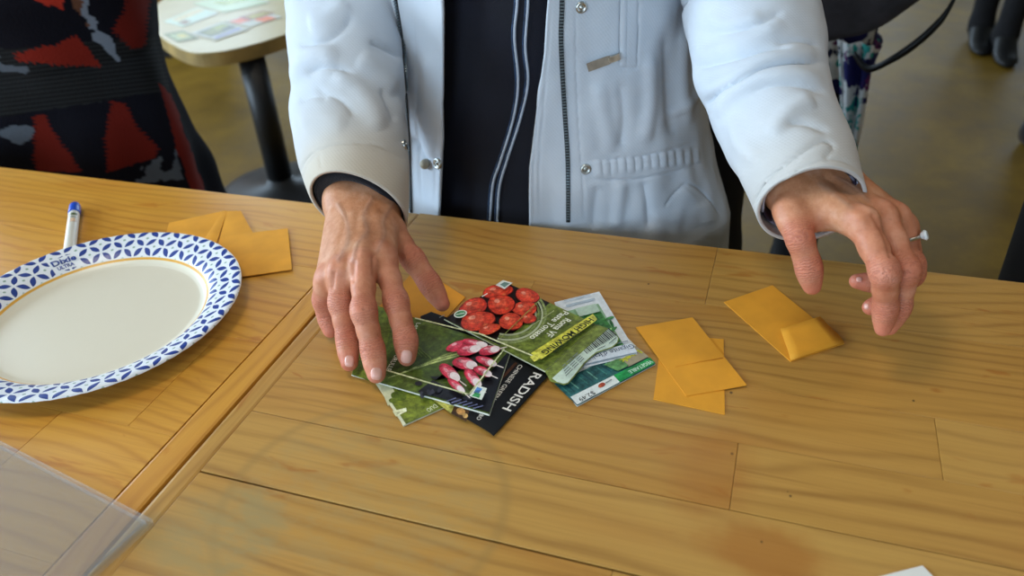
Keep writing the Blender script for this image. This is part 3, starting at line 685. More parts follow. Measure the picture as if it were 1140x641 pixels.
# ---------------------------------------------------------------- marker pen
def pen():
    A = onz(84, 227, .7565); B = onz(78, 275, .7565); d = (B - A) / np.linalg.norm(B - A); L_ = .138; r = .0062
    root = empty('marker_pen', (A + d * L_ / 2) * [1, 1, 0] + [0, 0, .7502]); tag(root, 'white marker pen with a blue cap, poking out from behind the plate', 'pen')
    pt = lambda t: A + d * t
    wh = plain('white_barrel', 'd4d2c8', .4, .04)
    cap = MB().tube([pt(0), pt(.002), pt(.008), pt(.026), pt(.028)], [.0026, .0042, .0062, .0066, .0064], plain('blue_cap', '1f4fc0', .35, .1), 20).build('cap')
    tip = MB().tube([pt(-.0015), pt(.001)], [.0018, .0022], M['black'], 12).build('cap_tip')
    bar = MB().tube([pt(.028), pt(.03), pt(L_ - .003), pt(L_)], [.0056, .006, .006, .004], wh, 20).build('barrel')
    mk = MB(); up = np.array([0, 0, 1.]); sd = np.cross(d, up)
    for t, w_, c in ((.036, .006, '5b6a48'), (.046, .002, '6a6a60'), (.05, .009, 'c9a98c')):
        G = [[pt(t + k * w_ / 3) + .00615 * (math.cos(g) * up + math.sin(g) * sd) for g in np.linspace(-.9, .15, 8)] for k in range(4)]
        mk.grid(np.array(G), flat(c, .4))
    m_ = mk.build('printed_mark'); adopt(root, cap, tip, bar, m_)
pen()

# ---------------------------------------------------------------- clear acrylic sign holder
def acrylic():
    C = onz(163, 582, .7535); A = onz(0, 497, .7535); u = (A - C) / np.linalg.norm(A - C); v = np.array([u[1], -u[0], 0]) * 1.0
    if v[1] > 0: v = -v
    v = -np.array([-u[1], u[0], 0]) if (-np.array([-u[1], u[0], 0]))[1] < 0 else np.array([-u[1], u[0], 0])
    Lu, Lv = .30, .22; root = empty('sign_holder', (C + u * Lu / 2 + v * Lv / 2) * [1, 1, 0] + [0, 0, .7502]); tag(root, 'clear acrylic sign holder lying flat at the lower left corner', 'sign holder')
    def slab(z0, z1, ins=0): return MB().prism([(C + u * a + v * b)[:2] for a, b in ((ins, ins), (ins, Lv - ins), (Lu - ins, Lv - ins), (Lu - ins, ins))][::1], z0, z1, M['acrylic'])
    a = slab(.7502, .7520).build('back_pane', bevel=.0004); b = slab(.7545, .7563).build('front_pane', bevel=.0004)
    f = MB()
    for (a0, a1, b0, b1) in ((0, Lu, -.003, 0), (-.003, 0, -.003, Lv)):
        f.prism([(C + u * p + v * q)[:2] for p, q in ((a0, b0), (a0, b1), (a1, b1), (a1, b0))], .7502, .7563, M['acrylic'])
    e = f.build('folded_edge', bevel=.0006); adopt(root, a, b, e)
acrylic()
# ---------------------------------------------------------------- hands
def hand(joints, rad, wrist, arm, lo, hi, h, palm, extra, tendons, veins, arm_r, valley=()):
    """one continuous skin surface grown round the finger bones, palm and forearm"""
    S = SDF(lo, hi, h)
    for (a, b, ra, rb, k, *fl) in palm: S.cone(a, b, ra, rb, k, None, fl[0] if fl else None)
    for o_ in (-.012, .012): S.chain([np.array(p_) + [o_, o_ * .3, 0] for p_ in arm], [r_ * .93 for r_ in arm_r], .012)
    FD = S.new()
    for nm, J in joints.items():
        D = S.new(); r = rad[nm]; J = [np.array(j) for j in J]; JJ = []; rr = []
        for i in range(len(J) - 1):
            JJ += [J[i], (J[i] + J[i + 1]) / 2]; rr += [r[i], (r[i] + r[i + 1]) / 2 * (1.015 if i == 0 else .93)]
        S.chain(JJ + [J[-1]], rr + [r[-1]], .006, D)
        for i in (1, 2):      # joint swellings
            if i < len(J) - 1:
                d = (J[i + 1] - J[i - 1]); d /= np.linalg.norm(d); S.cone(J[i] - d * .003, J[i] + d * .003, r[i] * .985, r[i] * .985, .004, D)
        hh = np.clip(.5 + .5 * (FD - D) / .0014, 0, 1); FD = FD * (1 - hh) + D * hh - .0014 * hh * (1 - hh)
    S.merge(FD, .0058)
    for a, b, ra, rb, k in extra: S.cone(a, b, ra, rb, k)
    V, Fs = S.mesh()
    # skin relief: tendons and veins raised a little from the surface
    N = np.zeros_like(V); fn = np.cross(V[Fs[:, 2]] - V[Fs[:, 0]], V[Fs[:, 3]] - V[Fs[:, 1]])
    for i in range(4): np.add.at(N, Fs[:, i], fn)
    N /= np.linalg.norm(N, axis=1, keepdims=True) + 1e-12; q = proj(V); fc = np.clip(N[:, 2] * 2, 0, 1); D_ = np.zeros(len(V)); dv = np.full(len(V), 1e9)
    for Ps, w, hh_ in ((tendons, 6.0, .0009), (veins, 2.6, .0009)):
        for P in Ps:
            P = resample(P, 12); b_ = np.full(len(V), 1e9)
            for a, b in zip(P, P[1:]): b_ = np.minimum(b_, seg_d(q, a, b)[0])
            D_ = np.maximum(D_, hh_ * np.exp(-(b_ / w) ** 2))
            if w < 4: dv = np.minimum(dv, np.where(fc > 0, b_, 1e9))
    for f_ in valley:
        P = resample(f_[0], 8); b_ = np.full(len(V), 1e9)
        for a, b in zip(P, P[1:]): b_ = np.minimum(b_, seg_d(q, a, b)[0])
        D_ = D_ - f_[2] * np.exp(-(b_ / f_[1]) ** 2)
    V = V + N * (D_ * fc)[:, None]
    bl = np.zeros(len(V)); wr = np.zeros(len(V)); ax = np.zeros(len(V)); best = np.full(len(V), 1e9)
    for nm, J in joints.items():
        J = [np.array(j) for j in J]; s0 = 0
        for i in range(len(J) - 1):
            d, t = seg_d(V, J[i], J[i + 1]); L_ = np.linalg.norm(J[i + 1] - J[i]); m_ = d < best; best[m_] = d[m_]; ax[m_] = s0 + t[m_] * L_; s0 += L_
        for i, j in enumerate(J[:-1]):
            d = np.linalg.norm(V - j, axis=1); bl = np.maximum(bl, np.exp(-(d / .015) ** 2) * (.9 if i else .8))
            if i: wr = np.maximum(wr, np.exp(-(np.maximum(d - .010, 0) / .0045) ** 2) * (1 if i < 3 else .4))
    bl = np.maximum(bl, .35 * np.clip(1 - (best - .009) / .008, 0, 1))
    wr *= np.clip(1.5 - np.maximum(best - .011, 0) / .003, 0, 1)
    return V, Fs, bl, wr, ax, np.exp(-(dv / 3.0) ** 2)
def P_(l): return [onz(*p) for p in l]
# --- hand of the arm on the left of the picture: fingertips on the packets
WL_ = np.array([-.3560, .5760, .8330]); KL = (.0072, .0083, .0097, .0108)
jL = {
 'index': P_([(453, 397.5, .7640), (451.5, 376, .777), (441, 336, .799), (427, 286, .8215)]),
 'middle': P_([(419, 416, .7642), (415, 389, .777), (405, 346, .803), (404, 293, .826)]),
 'ring': P_([(389, 403.5, .7628), (386.5, 377, .774), (379, 337, .797), (380, 300, .820)]),
 'little': P_([(368, 368, .760), (364, 350, .771), (360, 333, .786), (364, 309, .809)]),
 'thumb': P_([(492, 338, .7665), (478, 315, .781), (460, 289, .797), (434, 258, .812)])}
rL = {'index': (.0074, .0084, .0094, .0096), 'middle': (.0076, .0085, .0096, .0096), 'ring': (.0072, .0081, .0091, .0094), 'little': (.0064, .0072, .0082, .0098), 'thumb': (.0070, .0090, .0098, .0120)}
up = np.array([0, 0, 1.])
mL = {k: v[-1] for k, v in jL.items()}
wa, wb = WL_ + [-.013, -.005, -.002], WL_ + [.009, .004, -.005]
palmL = [(wa, mL['little'] - up * .004, .0185, .0110, .012), (wa * .6 + wb * .4, mL['ring'] - up * .004, .0185, .0118, .012), (wa * .4 + wb * .6, mL['middle'] - up * .005, .0185, .0125, .012),
         (wb, mL['index'] - up * .004, .0185, .0120, .012), (wa, wb, .0205, .0200, .012), (mL['thumb'], WL_ + [.0, 0, -.006], .0130, .015, .014), (mL['thumb'] - up * .004, (mL['index'] + WL_) / 2 - up * .008, .012, .014, .012),
         ((mL['thumb'] + jL['thumb'][2]) / 2 - up * .002, mL['index'] * .7 + WL_ * .3 - up * .008, .0075, .0085, .010)]
web = lambda J, a, b, f=.22, r=.0058: (J[a][-1] * (1 - f) + J[a][-2] * f - up * .003, J[b][-1] * (1 - f) + J[b][-2] * f - up * .003, r, r, .005)
exL = [web(jL, 'index', 'middle'), web(jL, 'middle', 'ring'), web(jL, 'ring', 'little', .25)]
tenL = [[(427, 284), (424, 262), (419, 236)], [(404, 292), (404, 268), (405, 238)], [(381, 300), (385, 272), (392, 240)], [(364, 308), (370, 280), (380, 245)]]
vL = [[(377, 290), (388, 268), (386, 246), (377, 228)], [(420, 280), (428, 262), (426, 246), (437, 226)], [(393, 290), (398, 272), (409, 258), (405, 240), (414, 222)]]
vaL = [([(394, 292), (393, 312)], 2.5, .0016), ([(416, 286), (417, 305)], 2.5, .0016), ([(372, 304), (370, 320)], 2.5, .0014)]
armL = [WL_ + [0, 0, -.003], ony(401, 200, .622), ony(397, 180, .655)]
HL = hand(jL, rL, WL_, armL, (-.42, .395, .742), (-.235, .665, .895), .00115, palmL, exL, tenL, vL, [.0225, .0275, .034], vaL)
# --- hand of the arm on the right: hovering, thumb and curled fingers pointing down
WR_ = onz(897, 201, .873)
jR = {
 'index': P_([(983, 365, .7990), (986, 340, .8165), (985, 303, .8465), (960, 247, .8690)]),
 'middle': P_([(990, 364, .7895), (1001, 340, .8095), (1008, 300, .8395), (981, 238, .8655)]),
 'ring': P_([(969, 342, .7935), (992, 335, .7960), (1015, 296, .8255), (997, 240, .8580)]),
 'little': P_([(954, 313, .8040), (980, 315, .8020), (1016, 305, .8130), (1006, 252, .8480)]),
 'thumb': P_([(904, 318, .8170), (900, 296, .8330), (890, 264, .8540), (880, 234, .8650)])}
rR = {'index': (.0062, .0078, .0094, .0110), 'middle': (.0062, .0078, .0094, .0104), 'ring': (.0062, .0074, .0088, .0100), 'little': (.0060, .0068, .0080, .0098), 'thumb': (.0070, .0086, .0093, .0112)}
mR = {k: v[-1] for k, v in jR.items()}
wc, wd = WR_ + [-.013, -.010, .0], WR_ + [.016, .010, -.002]
palmR = [(wc, mR['index'] - up * .003, .0175, .0118, .012), (wc * .5 + wd * .5, mR['middle'] - up * .005, .0190, .0125, .012), (wd, mR['ring'] - up * .006, .0180, .0125, .012), (wd, mR['little'] - up * .006, .0170, .0110, .012), (wc, wd, .0205, .0205, .012),
         (mR['thumb'], WR_ + [-.004, 0, -.002], .0130, .017, .012), ((jR['thumb'][2] + mR['thumb']) / 2, mR['index'] * .55 + WR_ * .45 - up * .010, .0095, .0105, .010)]
exR = [web(jR, 'index', 'middle', .3), web(jR, 'middle', 'ring', .3), web(jR, 'ring', 'little', .3)]
tenR = [[(960, 246), (935, 222), (912, 200)], [(978, 238), (950, 214), (925, 196)]]
vR = [[(948, 232), (930, 218), (912, 205)], [(966, 224), (950, 208), (932, 198)]]
vaR = [([(972, 240), (985, 262), (992, 285)], 2.5, .0012)]
armR = [WR_, ony(890, 190, .630), ony(877, 164, .650)]
HR = hand(jR, rR, WR_, armR, (-.045, .455, .775), (.165, .735, .935), .00115, palmR, exR, tenR, vR, [.0215, .0245, .028], vaR)

# ---------------------------------------------------------------- the person at the table
CXP, CYP = -.25, .865
me_ = empty('person', (CXP, CYP, 0)); tag(me_, 'person in an open pale jacket over a navy top, both hands reaching over the table', 'person')
B = SDF((-.66, .55, 0.02), (.16, 1.10, 1.66), .010)
hip, wst, chest, neck = [np.array([CXP, CYP + .01, z]) for z in (.84, .98, 1.20, 1.36)]
for dx in (-.055, .055): B.cone(hip + [dx, 0, 0], hip + [dx * .9, .0, .1], .085, .08, .05)
B.cone(wst + [-.05, 0, 0], chest + [-.05, 0, 0], .085, .09, .05); B.cone(wst + [.05, 0, 0], chest + [.05, 0, 0], .085, .09, .05)
sL_, sR_ = np.array([-.415, .865, 1.30]), np.array([-.085, .865, 1.30]); B.cone(sL_, sR_, .055, .055, .05); B.cone(neck - [0, 0, .06], neck + [0, -.01, .06], .055, .05, .03)
eL, eR = ony(386, 10, .772), ony(841, 15, .785)
B.chain([sL_, np.array([-.41, .84, 1.15]), eL, ony(391, 90, .706), armL[-1], armL[1]], [.034, .032, .032, .032, .029, .024], .015); B.chain([sR_, np.array([-.045, .83, 1.16]), eR, ony(853, 82, .722), armR[-1], armR[1]], [.034, .032, .032, .030, .027, .023], .015)
for dx in (-.09, .09): B.chain([hip + [dx * .7, 0, 0], [CXP + dx * 1.1, CYP - .005, .47], [CXP + dx * 1.1, CYP + .02, .10], [CXP + dx * 1.15, CYP - .10, .055]], [.075, .058, .038, .034], .03)
hd = np.array([CXP, CYP - .035, 1.515]); B.cone(hd + [0, .02, .03], hd + [0, -.01, -.035], .082, .066, .03); B.cone(hd + [0, -.075, .01], hd + [0, -.098, -.018], .010, .014, .012)
for s_ in (-1, 1): B.cone(hd + [s_ * .078, .01, .015], hd + [s_ * .08, .012, -.02], .014, .010, .008); B.cone(hd + [s_ * .03, -.072, .022], hd + [s_ * .034, -.072, .022], .015, .015, .01)
B.cone(hd + [-.018, -.078, -.052], hd + [.018, -.078, -.052], .009, .009, .008)
VB, FB = B.mesh()
V = np.concatenate([HL[0], HR[0], VB]); Fs = np.concatenate([HL[1], HR[1] + len(HL[0]), FB + len(HL[0]) + len(HR[0])])
body = mesh_obj('body', V, Fs, [M['skin']])
z_ = np.zeros(len(VB))
for k, nm in ((2, 'blush'), (3, 'wrinkle'), (4, 'axial'), (5, 'vein')): fattr(body, nm, np.concatenate([HL[k], HR[k], z_ + (.25 if k == 2 else 0)]))
handbvh = bvh_of(body)
# fingernails
def nail(cx, cy, a, b, ang):
    ca, sa = math.cos(math.radians(ang)), math.sin(math.radians(ang)); pts = [cast(handbvh, cx, cy)]
    if pts[0][0] is None: return None
    N = pts[0][1]; V = []; Fs = []; n = 20; rows = (0, .35, .65, .88, 1.0)
    for i, r in enumerate(rows):
        for j in range(n if i else 1):
            t = 2 * PI * j / n; ex = abs(math.cos(t)) ** .7 * math.copysign(1, math.cos(t)); ey = abs(math.sin(t)) ** .7 * math.copysign(1, math.sin(t))
            x, y = a * r * ex, b * r * ey; p, _ = cast(handbvh, cx + x * ca - y * sa, cy + x * sa + y * ca)
            if p is None: return None
            V.append(p + N * (.0007 if i < 3 else (.0005 if i == 3 else -.0003)))
    for j in range(n): Fs.append((0, 1 + j, 1 + (j + 1) % n))
    for i in range(len(rows) - 2):
        for j in range(n): Fs.append((1 + i * n + j, 1 + i * n + (j + 1) % n, 1 + (i + 1) * n + (j + 1) % n, 1 + (i + 1) * n + j)[::-1])
    return MB().add(V, Fs, M['nail'], True).build('fingernail')
nails = [n_ for n_ in (nail(452.5, 397, 6.6, 7.8, 8), nail(419, 416, 6.6, 7.2, 6), nail(389, 402, 5.6, 6.8, 4), nail(956.5, 311, 3.4, 3.0, 0), nail(964.5, 341, 3, 3.6, 0)) if n_]
# ring
rg = empty('tmp', (0, 0, 0)); J = jR['ring']; rc = J[3] * .50 + J[2] * .50; rd = (J[2] - J[3]); rd /= np.linalg.norm(rd); upv = np.cross(rd, np.cross([.55, .1, .8], rd)); upv /= np.linalg.norm(upv); sdv = np.cross(rd, upv)
th = np.linspace(0, 2 * PI, 41)[:-1]; G = []
for t in th:
    ra = math.cos(t) * upv + math.sin(t) * sdv; c_ = rc + ra * .0118; G.append([c_ + ra * .001 * math.cos(q) + rd * .0014 * math.sin(q) for q in np.linspace(0, 2 * PI, 9)[:-1]])
G.append(G[0]); ringo = MB().grid(np.array(G), M['metal'], closed=True).build('finger_ring')
gm = MB(); c0 = rc + upv * .0125; gem = Mat('pale_gem', 'dfe6ea', .05, .8); n8 = 8
Vv = [c0 + upv * hh_ + (rd * math.cos(q) + sdv * math.sin(q)) * rr_ for hh_, rr_ in ((0, .0022), (.0030, .0042), (.0046, .0030)) for q in np.linspace(0, 2 * PI, n8 + 1)[:-1]]
gm.add(Vv, [tuple(range(n8))[::-1], tuple(range(2 * n8, 3 * n8))] + [(i * n8 + j, i * n8 + (j + 1) % n8, (i + 1) * n8 + (j + 1) % n8, (i + 1) * n8 + j) for i in (0, 1) for j in range(n8)], gem.m)
gemo = gm.build('gem'); bpy.data.objects.remove(rg)

# clothes: torso profile
def depth_of(p): return -float(((np.asarray(p) - CAM) @ R)[2])
bp = [(803, 262), (806, 238), (793, 195), (783, 160), (776, 120), (774, 70), (776, 20), (778, -20)]
prof = sorted([(ony(x, y, CYP)[2], ony(x, y, CYP)[0] - CXP) for x, y in bp])
pz = [.40, .55] + [p[0] for p in prof] + [1.12, 1.22, 1.30, 1.345, 1.37]; pa = [.20, .205] + [p[1] for p in prof] + [.178, .182, .165, .12, .085]
pb = np.interp(pz, [.4, .7, .78, .85, .95, 1.1, 1.2, 1.3, 1.345, 1.37], [.145, .145, .142, .132, .132, .138, .135, .115, .09, .07])
A_ = lambda z: np.interp(z, pz, pa); B_ = lambda z: np.interp(z, pz, pb)
AL_ = .052
def tors(z, ph, off=0): return np.array([CXP + (A_(z) + off + (AL_ * min(1, max(0, (1.4 - z) * 4)) if math.sin(ph) < 0 else 0)) * math.sin(ph), CYP - (B_(z) + off) * math.cos(ph), z])
def edge_phi(pts, al=0):
    zs, fs = [], []
    for x, y in pts:
        p = ony(x, y, .735)
        for _ in range(6):
            s_ = np.clip((p[0] - CXP) / (A_(p[2]) + al), -.98, .98); p = ony(x, y, CYP - B_(p[2]) * math.sqrt(1 - s_ * s_))
        zs.append(p[2]); fs.append(math.asin(np.clip((p[0] - CXP) / (A_(p[2]) + al), -.98, .98)))
    o = np.argsort(zs); return np.array(zs)[o], np.array(fs)[o]
zR, fR = edge_phi([(592, 245), (592, 180), (599, 120), (607, 56), (610.5, 0), (613, -40)]); zL, fL = edge_phi([(498, 240), (501, 180), (502, 112), (503, 50), (503, 0), (503, -40)], AL_)
# navy top
zs = np.concatenate([np.linspace(.62, 1.06, 150), np.linspace(1.07, 1.38, 30)]); ph = np.linspace(0, 2 * PI, 181)[:-1]
G = np.array([[tors(z, q, -.012) for q in ph] for z in zs]); G += (vnoise(G * [1, 1, .45], 16) * .012)[..., None] * np.array([0, -1, 0])
G = sculpt(G, [([(520, 60), (545, 75), (600, 70)], 7, .004), ([(510, 120), (560, 110), (600, 118)], 8, -.003), ([(505, 170), (550, 150), (590, 160)], 6, .003), ([(512, 30), (540, 35), (560, 20)], 6, .003)], sign=1 if True else -1)
shirt = MB().grid(G, M['navy'], closed=True).build('navy_top'); shb = bvh_of(shirt)
def ribbon(b, pts, w, m, off=.0008, n=60, name='x', th=None):
    P = resample(pts, n); V = []; 
    C_ = [cast(b, x, y, off) for x, y in P]; C_ = [c for c in C_ if c[0] is not None]; G = []
    for i in range(len(C_)):
        a = C_[max(i - 1, 0)][0]; c = C_[min(i + 1, len(C_) - 1)][0]; t = c - a; t /= np.linalg.norm(t) + 1e-9; s_ = np.cross(t, C_[i][1]); s_ /= np.linalg.norm(s_) + 1e-9
        p = C_[i][0]; nn = C_[i][1]; G.append([p - s_ * w / 2 - nn * .001, p - s_ * w * .4 + nn * .0003, p + nn * .0006, p + s_ * w * .4 + nn * .0003, p + s_ * w / 2 - nn * .001])
    return np.array(G), C_
pm_ = []
for pts in ([(573, -40), (576, 0), (573, 40), (577, 90), (572, 130), (557, 180), (549, 205), (546, 245)], [(586, -40), (588, 0), (585, 50), (588, 90), (580, 130), (564, 180), (556, 210), (554, 248)]):
    G, _ = ribbon(shb, pts, .0028, None, .0012, 90); pm_.append(MB().grid(G, M['stripe']).build('piping'))
    G, _ = ribbon(shb, [(x - 2.6, y) for x, y in pts], .0016, None, .0012, 90); pm_.append(MB().grid(G, flat('2a3f5c', .6)).build('piping'))
# jacket body
zs = np.concatenate([np.linspace(.60, .70, 12)[:-1], np.linspace(.70, 1.07, 190), np.linspace(1.075, 1.365, 40)]); rows = []
for z in zs:
    a = np.interp(z, zR, fR); b = 2 * PI + np.interp(z, zL, fL)
    ph = np.concatenate([np.linspace(a, 1.75, 150), np.linspace(1.80, 2 * PI - 1.75, 34), np.linspace(2 * PI - 1.70, b, 100)])
    row = []
    for k, q in enumerate(ph):
        e = min(k, len(ph) - 1 - k); row.append(tors(z, q, .004 + .007 * math.exp(-e / 12)))
    rows.append(row)
G = np.array(rows); amp = np.clip((1.0 - np.abs(np.linspace(-1, 1, G.shape[1])) ** 14), 0, 1)
nz = vnoise(G * [1, 1, .30], 26) * .011 + vnoise(G * [1, 1, .6] + 3, 60) * .004
gat = np.exp(-((G[..., 2] - .825) / .03) ** 2) * np.clip((G[..., 0] - (CXP + .10)) / .03, 0, 1); N = normals_grid(G, False)
sg = 1 if (N[:, 20] * (G[:, 20] - [CXP, CYP, 1])).sum(1).mean() > 0 else -1
G = G + N * sg * (nz * amp[None, :] * .9)[..., None]
st = [([(x, 177 - (x - 660) * .10), (x + 3, 186 - (x - 660) * .12), (x + 1, 196 - (x - 660) * .14)], 3.2, .0015) for x in range(664, 776, 9)]
st += [([(x + 4.5, 178 - (x - 660) * .10), (x + 6, 194 - (x - 660) * .14)], 2, -.0012) for x in range(664, 776, 9)]
st += [([(655, 178), (700, 175), (740, 168), (776, 156)], 1.5, -.0016), ([(655, 199), (700, 199), (735, 194), (785, 180)], 1.5, -.0016)]
st += [([(762, 203), (748, 216), (738, 230)], 1.3, -.002), ([(762, 203), (780, 214), (800, 240)], 1.3, -.002), ([(766, 212), (757, 224), (750, 250)], 10, .002), ([(780, 225), (785, 250)], 10, .002)]
st += [([(605, 10), (600, 100), (594, 180), (593, 250)], 1.2, -.0010), ([(613, 0), (609, 60), (604, 130), (600, 190), (600, 245)], 1.1, -.0010), ([(640, 0), (642, 100), (648, 200), (650, 245)], 1.3, -.0012)]
st += [([(690, -10), (689, 40), (689, 74)], 1.4, -.0022), ([(694, -10), (693, 40), (693, 72)], 1.5, .002), ([(710, -10), (709, 40), (708, 75)], 1.2, -.0015), ([(689, 75), (708, 75)], 1.2, -.0015)]
st += [([(720, 60), (722, 110), (716, 160)], 7, .004), ([(740, 40), (742, 100), (745, 150)], 6, -.004), ([(760, 30), (758, 90), (765, 140)], 7, .004), ([(665, 90), (672, 130), (680, 170)], 8, .003), ([(690, 90), (694, 130), (690, 165)], 6, -.003),
       ([(690, 200), (688, 225), (684, 255)], 7, .004), ([(715, 200), (720, 225), (722, 255)], 5, -.004), ([(665, 205), (662, 230), (660, 255)], 6, -.003), ([(740, 130), (770, 110), (780, 90)], 5, .003)]
st += [([(491, -10), (492, 80), (488, 160), (486, 230)], 1.2, -.0010), ([(463, 0), (466, 80), (468, 160), (472, 230)], 1.3, -.0012), ([(468, 120), (480, 150), (486, 175)], 6, .004), ([(462, 150), (472, 168), (478, 180)], 4, -.003), ([(475, 60), (478, 100), (470, 130)], 6, .002)]
G = sculpt(G, st, closed=False, sign=sg)
def bounce_of(G, cuff=None): return np.zeros(G.shape[0] * G.shape[1])
jm = MB(); jm.grid(G, M['jacket'], flip=sg < 0)
def slv(P, cuffn, strokes, nr=190, nc=140, kbl=26):
    pts = []
    for p in P:
        if len(p) == 4 and p[0] > 50 or len(p) == 4 and p[0] < 0 and p[1] > 2: c = ony(p[0], p[1], p[2]); pts.append(list(c) + [p[3] * depth_of(c) / F])
        else: pts.append(list(p))
    Q = resample(pts, nr); d = np.linalg.norm(np.diff(Q[:, :3], axis=0), axis=1)
    T_ = np.gradient(Q[:, :3], axis=0); T_ /= np.linalg.norm(T_, axis=1, keepdims=True); c = -np.array(cuffn, float); c /= np.linalg.norm(c)
    nr_ = [(c * (1 - min(1, i / kbl)) + T_[i] * min(1, i / kbl)) for i in range(nr)]
    G = rings(Q[:, :3], [(q[3], q[3]) for q in Q], nc, nrm=nr_, up=(.05, .3, 1))
    N = normals_grid(G, True); cen = G.mean(1, keepdims=True); s_ = 1 if ((N * (G - cen)).sum(2)).mean() > 0 else -1
    nz = vnoise(G * [.7, .9, 1.5], 19) * .008 + vnoise(G * [.7, .9, 1.3] + 7, 48) * .0028; fade = np.clip(np.arange(nr) / 30, .12, 1)[:, None]
    G = G + N * s_ * (nz * fade)[..., None]; G = sculpt(G, strokes, True, s_)
    return G, s_, Q, nr_
stL = [([(330, 95), (338, 72), (356, 62), (378, 66)], 9, .005), ([(345, 28), (366, 22), (388, 6)], 10, .004), ([(398, 68), (420, 80), (442, 100)], 11, .0045), ([(372, 84), (396, 100), (414, 124), (420, 148)], 10, .005), ([(336, 140), (360, 132), (388, 138)], 11, .003),
       ([(334, 50), (358, 50), (382, 34), (392, 20)], 4, -.004), ([(344, 84), (358, 76), (378, 78), (392, 86)], 4, -.0045), ([(410, 48), (428, 56), (447, 66)], 4, -.004), ([(352, 100), (378, 112), (396, 132)], 4, -.003), ([(422, 100), (430, 118), (438, 136)], 4, -.003), ([(334, 116), (350, 108), (366, 112)], 4, -.003),
       ([(336, 196), (345, 177), (365, 165), (392, 162), (420, 165), (447, 179)], 1.6, -.0022, 1), ([(341, 214), (350, 194), (370, 183), (398, 180), (428, 184), (449, 198)], 14, .0016, 1), ([(340, 201), (349, 182), (367, 170), (394, 167), (422, 170), (449, 184)], 1.1, -.0009, 1), ([(362, 190), (358, 172)], 1.2, -.001)]
spL = [(399.5, 230, .570, 53.5), (396, 192, .612, 55.5), (392, 145, .655, 58), (388, 90, .705, 61), (385, 30, .758, 59), (384, -25, .80, 58), (-.412, .83, 1.16, .064), (-.400, .86, 1.27, .072), (-.36, .868, 1.33, .055), (-.31, .87, 1.345, .035)]
def fix(P): return [list(p) if p[0] < 5 else None for p in P]
def conv(P):
    out = []
    for p in P:
        if abs(p[0]) < 5: out.append(list(p))
        else:
            c = ony(p[0], p[1], p[2]); out.append(list(c) + [p[3] * depth_of(c) / F])
    return out
_slv = slv
def slv(P, *a, **k): return _slv([tuple(q) for q in conv(P)], *a, **k)
GL, sl_, QL, nL = slv(spL, (0.0, -.93, -.36), stL)
jm.grid(GL, M['jacket'], closed=True, flip=sl_ < 0)
stR = [([(776, 64), (806, 56), (840, 46), (872, 28)], 9, .004), ([(780, 98), (804, 98), (832, 82), (862, 66), (906, 60)], 9, .005), ([(800, 128), (818, 106), (846, 92), (880, 86), (914, 92)], 8, .005), ([(858, 152), (880, 126), (904, 114)], 8, .0045), ([(815, 130), (826, 158), (850, 182)], 9, .003),
       ([(774, 78), (806, 70), (850, 60), (880, 60)], 4, -.004), ([(788, 116), (804, 104), (828, 92), (852, 78), (882, 72), (914, 72)], 3.2, -.006), ([(836, 104), (862, 96), (892, 98), (918, 108)], 4, -.003), ([(874, 140), (895, 140), (922, 150)], 4, -.003), ([(862, 52), (888, 48), (908, 54)], 3.5, -.003), ([(796, 150), (806, 166)], 3, -.003), ([(790, 18), (812, 30), (850, 20)], 8, .003), ([(800, 38), (840, 32), (870, 14)], 4, -.003),
       ([(838, 236), (852, 206), (880, 182), (905, 164), (918, 160), (926, 166), (918, 176)], 2.2, -.0024, 1), ([(850, 240), (866, 210), (895, 188), (930, 180), (955, 192)], 1.9, -.0012, 1)]
spR = [(903, 229, .584, 55), (888, 186, .624, 58), (864, 135, .672, 61), (847, 82, .722, 66), (840, 28, .768, 68), (834, -25, .80, 68), (-.040, .83, 1.17, .068), (-.070, .86, 1.28, .072), (-.12, .868, 1.33, .055), (-.17, .87, 1.345, .035)]
GR, sr_, QR, nR = slv(spR, (.28, -.92, -.30), stR)
jm.grid(GR, M['jacket'], closed=True, flip=sr_ < 0)
jacket = jm.build('jacket'); d = jacket.modifiers.new('s', 'SOLIDIFY'); d.thickness = .0028; d.offset = -1
# warm light off the table, painted as a beige tint into the lower sleeves
so = np.concatenate([np.zeros(G.shape[0] * G.shape[1]), (np.exp(-(np.arange(GL.shape[0]) / 34) ** 2)[:, None] * np.ones(GL.shape[1])[None]).ravel() * .75, (np.exp(-(np.arange(GR.shape[0]) / 30) ** 2)[:, None] * np.ones(GR.shape[1])[None]).ravel() * .45])
fattr(jacket, 'warm_bounce', so)
